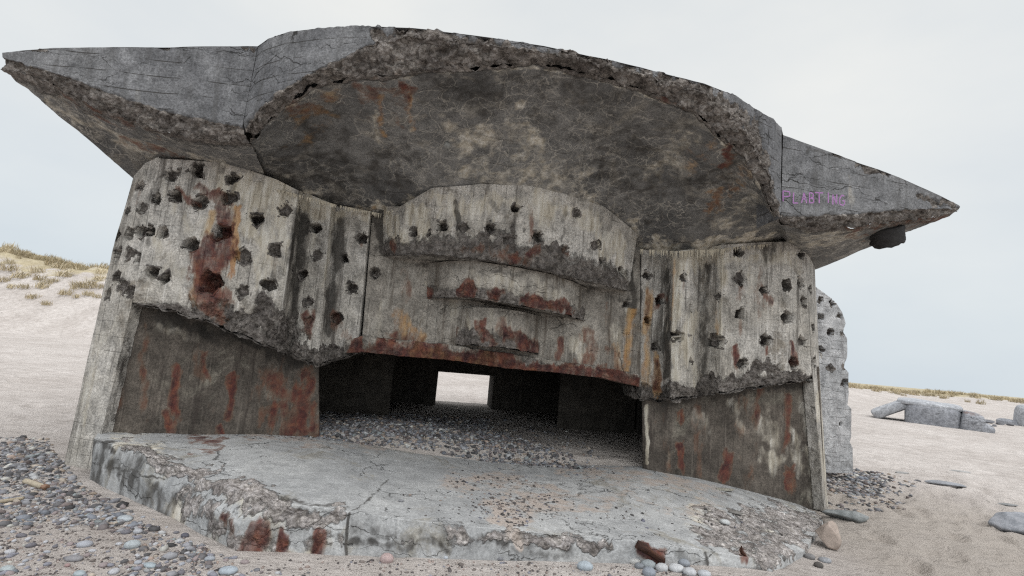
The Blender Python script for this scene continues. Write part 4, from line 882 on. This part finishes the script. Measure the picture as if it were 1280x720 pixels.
stone_px('flat_stone', 1262, 632, 26, (.18, .18, .18), 'thin dark stone just above the grey rock', .15, .35, 16, .7, -.2, 'stone', sink=.25)
# loose chips on the apron by the right lower wall
def on_apron(px, py):
    d = ray_l(px, py); w = .1
    for _k in range(8):
        p = CL+d*((w-CL[2])/d[2]); h_ = apron_h(p[0], p[1])
        if h_ < -5: break
        w = h_
    return to_world(p)
for i, (x, y, w, c, lab, h, d) in enumerate([(960, 617, 11, (.55, .54, .5), 'white concrete chip on the apron near the right wall', .5, .7), (995, 623, 13, (.52, .51, .48), 'white chip nearest the right pier foot', .45, .6), (905, 613, 30, (.25, .235, .2), 'long grey concrete flake lying along the right wall', .16, .3), (905, 655, 17, (.42, .43, .43), 'rounded pale lump on the rough apron', .5, .8), (919, 642, 22, (.17, .16, .15), 'dark flake of concrete on the rough apron', .2, .5), (501, 627, 7, (.2, .2, .21), 'lone grey pebble on the bare apron top', .5, .8)]):
    p = on_apron(x, y); D = (p-CAM)@FWD; a = w/F*D/2
    stone('concrete_chip' if i != 5 else 'pebble', p, (a, a*d, a*h), c, tuple(k*1.2 for k in c), lab, 'chip' if i != 5 else 'pebble', .15, 40+i, .8 if i != 5 else 0, 0, None, .2)
# medium pebbles strewn left of the apron
v, f = ICO2; mats = [stone_mat('sea_stone', c, tuple(k*1.35 for k in c), 25) for c in [(.2, .2, .23), (.3, .31, .34), (.25, .21, .21), (.38, .38, .4), (.14, .135, .15)]]
protos = []
for i in range(5):
    d = v*np.array([1, .75, .5])*(1+.14*fbm(v+i*7, 1.2, 3, .5, i)[:, None]); o = link_mesh('sea_pebble', d, f, mats[i]); protos.append(o)
cnt = 0; tries = 0
while cnt < 150 and tries < 4000:
    tries += 1
    x = random.uniform(-10, 330); y = random.uniform(600, 725)
    if not inpoly(np.array([x]), np.array([y]), [(0, 590), (90, 608), (215, 662), (310, 704), (340, 726), (-10, 726)])[0]: continue
    p = ground_hit(x, y); s_ = random.lognormvariate(-3.95, .33)
    o = protos[cnt] if cnt < 5 else protos[cnt % 5].copy()
    if cnt >= 5: COL.objects.link(o)
    o.location = (p[0], p[1], p[2]+s_*.2); o.scale = (s_,)*3; o.rotation_euler = (random.gauss(0, .15), random.gauss(0, .15), random.uniform(0, 6.28))
    tag(o, 'rounded sea pebble the size of a plum among the shingle left of the apron', 'pebble', 'larger pebbles among the left shingle'); cnt += 1

# driftwood
def stick(px0, py0, px1, py1, r, c, label, end=None):
    a = ground_hit(px0, py0); b = ground_hit(px1, py1); t = empty('driftwood', tuple(a)); tag(t, label, 'driftwood')
    m = stone_mat('bleached_wood', c, tuple(k*1.2 for k in c), 30)
    tube_mesh('stick', (0, 0, r*.8), tuple(b-a+Z([0, 0, r*.9])), r, m, t, 12, 10, .1, .05)
    if end:
        q = b-a; tube_mesh('broken_end', tuple(q*.93+Z([0, 0, r*.9])), tuple(q*1.12+Z([0, 0, r])), r*1.08, stone_mat('red_wood', *end, 30), t, 12, 3, .5, .1)
stick(31, 604, 55, 612, .024, (.36, .31, .235), 'short pale stick with a reddish broken end on the shingle', ((.2, .115, .08), (.26, .16, .11)))
stick(-4, 630, 29, 625, .016, (.33, .28, .21), 'thin grey brown stick lying at the left edge of the shingle')

# ------------------------------------------------------------------ half buried bunkers down the beach
def ruin(name, prm, boxes, label):
    e = empty(name, prm[0], prm[1]); e.scale = (.86,)*3; tag(e, label, 'bunker')
    for k, (pn, c, s_, rot, mat, sd) in enumerate(boxes):
        vv, ff = ICO3; vv = np.sign(vv)*np.abs(vv)**(.62 if pn == 'rubble' else .42); vv = vv/np.abs(vv).max(0)
        vv = vv*np.array(s_); vv += np.stack([fbm(vv+sd*5, .9, 4, .55, sd+i) for i in range(3)], 1)*.09
        R = np.array(Matrix.Rotation(rot[2], 3, 'Z') @ Matrix.Rotation(rot[1], 3, 'Y') @ Matrix.Rotation(rot[0], 3, 'X'))
        vv = vv@R.T+np.array(c)
        A = {'rust': np.zeros(len(vv))}
        if pn == 'broken_block': A['rust'] = .9*np.exp(-((vv[:, 2]-1.1)/.35)**2)*(vv[:, 1] < c[1])
        link_mesh(pn, vv, ff, mat, e, A)
    return e
p = PZ(1165, 532, .0); rz = math.atan2(-p[0], p[1])
M_pale = concrete('pale_concrete', (.33, .34, .365), (.40, .41, .435), .2, (.25, .25, .26), boards=.4)
ruin('half_buried_bunker', ((p[0], p[1], gz(p[0], p[1])), rz),
     [('block', (.0, 1.3, .3), (1.15, 1.2, .8), (0, .04, 0), M_far, 1), ('tilted_slab', (-1.75, 1.5, .6), (.95, 1.2, .28), (0, -.5, .1), M_pale, 2), ('roof_slab', (-.1, 1.6, 1.02), (1.35, 1.4, .15), (.03, .05, 0), M_pale, 3), ('broken_block', (1.5, .9, .2), (.45, .8, .62), (.1, .18, .1), M_far, 4), ('rubble', (1.95, .6, .0), (.28, .5, .4), (.2, .3, .4), M_far, 5)],
     'grey half buried bunker with a tilted slab and broken rusty end on the right beach')
p = PZ(1288, 534, .0); rz = math.atan2(-p[0], p[1])
ruin('half_buried_bunker', ((p[0], p[1], gz(p[0], p[1])), rz), [('block', (.4, .8, .5), (1.1, 1.0, .8), (0, .1, .2), M_pale, 7), ('rubble', (-.9, .3, .05), (.7, .4, .22), (.1, .1, .1), M_far, 8)],
     'pale bunker block cut off by the right edge of the photo')
for i, (x, y, w) in enumerate([(1236, 529, 14), (1250, 531, 12), (1262, 532, 12), (1243, 533, 8)]):
    stone_px('rubble_stone', x, y, w, (.13, .13, .14), 'dark rubble stone lying between the two far bunkers', .45, .7, 60+i, .8, .3*i, 'rubble', 'rubble stones between the far bunkers', .2)

# ------------------------------------------------------------------ dune grass
def tuft(n, h, spread, rg):
    V = []; Fc = []; C = []
    for i in range(n):
        a = rg.uniform(0, 6.283); rr_ = spread*math.sqrt(rg.uniform(0, 1))*.5; b = Z([rr_*math.cos(a), rr_*math.sin(a), -.05])
        le = rg.uniform(.1, .6); L = h*rg.uniform(.5, 1.1); da = rg.uniform(0, 6.283); d = Z([math.cos(da)*le+.25, math.sin(da)*le, 1.]); d /= np.linalg.norm(d)
        w = rg.uniform(.006, .012)*(1+h); sd_ = Z([-math.sin(da+1), math.cos(da+1), 0])*w
        m = b+d*L*.6; t = b+d*L+Z([d[0], d[1], -.5])*L*.18
        k = len(V); V += [b-sd_, b+sd_, m+sd_*.8, m-sd_*.8, t+sd_*.15, t-sd_*.15]; Fc += [[k, k+1, k+2, k+3], [k+3, k+2, k+4, k+5]]
        c = Z([(.45, .37, .235), (.53, .445, .31), (.36, .305, .19), (.58, .50, .37), (.28, .235, .15)][rg.integers(5)])*rg.uniform(.8, 1.15); C += [c]*6
    return np.array(V), np.array(Fc), np.array(C)
rg = np.random.default_rng(4)
TU = [tuft(90, .55, .7, rg) for _ in range(4)]
tprot = [link_mesh('grass_tuft', *t[:2], M_grass, None, colors=t[2], smooth=False) for t in TU]
spots = [(81, 368, 1.2), (80, 345, 1.5), (97, 358, 1.2), (107, 360, 1.2), (114, 356, 1.2), (72, 334, 1.2), (124, 360, 1.1), (110, 369, 1.0), (39, 373, 1.1), (25, 347, 1.6), (11, 338, 1.6), (59, 381, .9), (125, 350, 1.3), (30, 360, 1.0), (96, 372, .8), (50, 350, 1.2), (16, 360, 1.0), (122, 372, .9), (5, 352, 1.2), (66, 352, .9)]
for i, (x, y, s_) in enumerate(spots):
    p = ground_hit(x, y)
    if p is None: continue
    o = tprot[i] if i < 4 else tprot[i % 4].copy()
    if i >= 4: COL.objects.link(o)
    o.location = tuple(p); s2 = s_*(p-CAM)@FWD/38 if False else s_*1.15; o.scale = (s2, s2, s2*.85); o.rotation_euler = (0, 0, random.uniform(0, 6.28))
    tag(o, 'dry straw coloured marram tuft on the sandy left dune slope', 'grass tuft', 'marram tufts on the left dune slope')
def grass_field(name, n, box, dens, label, h):
    V = []; Fc = []; C = []; k = 0; P = scatter(n, box, dens)
    for q in P:
        v, f, c = TU[rg.integers(4)]; s_ = h*rg.uniform(.55, 1.25); sel = rg.integers(0, 3)
        sub = np.arange(len(f)//2) % 3 != sel; fs = f.reshape(-1, 2, 4)[sub].reshape(-1, 4)
        a = rg.uniform(0, 6.283); ca, sa = math.cos(a), math.sin(a)
        V.append(np.stack([v[:, 0]*ca-v[:, 1]*sa, v[:, 0]*sa+v[:, 1]*ca, v[:, 2]], 1)*s_+q); Fc.append(fs+k); C.append(c*rg.uniform(.8, 1.15)); k += len(v)
    o = link_mesh(name, np.concatenate(V), np.concatenate(Fc), M_grass, None, colors=np.concatenate(C), smooth=False); tag(o, label, 'grass', None, 'stuff'); return o
def dgl(P, px, py):
    yc = ridge_y(P[:, 0]); t = P[:, 1]-yc; nz = fbm(P*Z([1, 1, 0]), .35, 3, .6, 9)
    return np.clip(np.exp(-((t+.3)/2.3)**2)*(.9+.9*nz)+.07*(t > -6)*(t < 3)*(nz > .15), 0, 1)
grass_field('dune_grass', 2600, (-85, -5, 36, 52), dgl, 'pale yellow marram grass along the left dune crest', 1.25)
def dgr(P, px, py):
    yc = ridge_y(P[:, 0]); t = P[:, 1]-yc; nz = fbm(P*Z([1, 1, 0]), .2, 3, .6, 9)
    return np.clip(np.exp(-((t+3.0)/5.5)**2)*(.8+1.2*nz), 0, 1)
grass_field('dune_grass', 5200, (-5, 130, 40, 82), dgr, 'straw coloured marram grass along the low right dune', 1.15)

# ------------------------------------------------------------------ sky, sun, camera
w = bpy.data.worlds.new('World'); sc.world = w; w.use_nodes = True; t = w.node_tree; t.nodes.clear()
out = t.nodes.new('ShaderNodeOutputWorld'); bg = t.nodes.new('ShaderNodeBackground'); t.links.new(bg.outputs[0], out.inputs[0]); bg.inputs[1].default_value = .1
SUN_EL, SUN_AZ = math.radians(55), math.radians(125)      # high, to the right and behind the camera, behind thin cloud
sky = t.nodes.new('ShaderNodeTexSky'); sky.sky_type = 'NISHITA'; sky.sun_disc = False; sky.sun_elevation = SUN_EL; sky.sun_rotation = SUN_AZ; sky.dust_density = 3
tc = t.nodes.new('ShaderNodeTexCoord'); sx = t.nodes.new('ShaderNodeSeparateXYZ'); t.links.new(tc.outputs['Generated'], sx.inputs[0])
rp = t.nodes.new('ShaderNodeValToRGB'); t.links.new(sx.outputs[2], rp.inputs[0]); e = rp.color_ramp.elements
stops = [(0., (.32, .347, .365)), (.12, (.325, .348, .362)), (.35, (.35, .362, .366)), (.66, (.372, .376, .37)), (.85, (.85, .86, .87)), (1., (1., 1.01, 1.02))]
while len(e) < len(stops): e.new(.5)
for i, (p_, c) in enumerate(stops): e[i].position = p_; e[i].color = (*c, 1)
nz = t.nodes.new('ShaderNodeTexNoise'); mp = t.nodes.new('ShaderNodeVectorMath'); mp.operation = 'MULTIPLY'; mp.inputs[1].default_value = (1.4, 1.4, 3.2); t.links.new(tc.outputs['Generated'], mp.inputs[0]); t.links.new(mp.outputs[0], nz.inputs['Vector'])
nz.inputs['Scale'].default_value = 1.1; nz.inputs['Detail'].default_value = 5; nz.inputs['Roughness'].default_value = .5
r2 = t.nodes.new('ShaderNodeValToRGB'); t.links.new(nz.outputs['Fac'], r2.inputs[0]); r2.color_ramp.elements[0].position = .3; r2.color_ramp.elements[0].color = (.86, .90, .945, 1); r2.color_ramp.elements[1].position = .7; r2.color_ramp.elements[1].color = (1.08, 1.065, 1.04, 1)
mu = t.nodes.new('ShaderNodeMix'); mu.data_type = 'RGBA'; mu.blend_type = 'MULTIPLY'; mu.inputs[0].default_value = 1; yb = t.nodes.new('ShaderNodeMapRange'); yb.interpolation_type = 'SMOOTHSTEP'; t.links.new(sx.outputs[1], yb.inputs['Value'])
yb.inputs['From Min'].default_value = .05; yb.inputs['From Max'].default_value = -.8; yb.inputs['To Min'].default_value = 1.; yb.inputs['To Max'].default_value = 1.85   # extra sky brightness added behind the camera to light the front faces
br = t.nodes.new('ShaderNodeVectorMath'); br.operation = 'SCALE'; t.links.new(rp.outputs[0], br.inputs[0]); t.links.new(yb.outputs[0], br.inputs['Scale']); t.links.new(br.outputs[0], mu.inputs[6]); t.links.new(r2.outputs[0], mu.inputs[7])
gain = t.nodes.new('ShaderNodeVectorMath'); gain.operation = 'SCALE'; gain.inputs['Scale'].default_value = 23.; t.links.new(mu.outputs[2], gain.inputs[0])
mx = t.nodes.new('ShaderNodeMix'); mx.data_type = 'RGBA'; mx.inputs[0].default_value = .94; t.links.new(sky.outputs[0], mx.inputs[6]); t.links.new(gain.outputs[0], mx.inputs[7]); t.links.new(mx.outputs[2], bg.inputs[0])
sl = bpy.data.lights.new('sun', 'SUN'); sl.energy = .7; sl.angle = math.radians(45); sl.color = (1, .96, .9)
so = bpy.data.objects.new('sun', sl); COL.objects.link(so)
dv = Vector((math.sin(SUN_AZ)*math.cos(SUN_EL), math.cos(SUN_AZ)*math.cos(SUN_EL), math.sin(SUN_EL))); so.rotation_euler = dv.to_track_quat('Z', 'Y').to_euler(); so.location = dv*30
cd = bpy.data.cameras.new('camera'); cd.sensor_width = 36; cd.lens = F/1280*36; cd.clip_start = .05; cd.clip_end = 3000
co = bpy.data.objects.new('camera', cd); COL.objects.link(co)
M = Matrix.Identity(4)
for i in range(3): M[i][0] = RIGHT[i]; M[i][1] = UP[i]; M[i][2] = -FWD[i]; M[i][3] = CAM[i]
co.matrix_world = M; sc.camera = co
sc.view_settings.view_transform = 'Standard'; sc.view_settings.look = 'None'; sc.view_settings.exposure = 0; sc.view_settings.gamma = 1
sc.cycles.use_denoising = False; sc.cycles.use_adaptive_sampling = False; sc.cycles.filter_width = 1.25; sc.cycles.sample_clamp_indirect = 4
sc.cycles.max_bounces = 6; sc.cycles.diffuse_bounces = 4
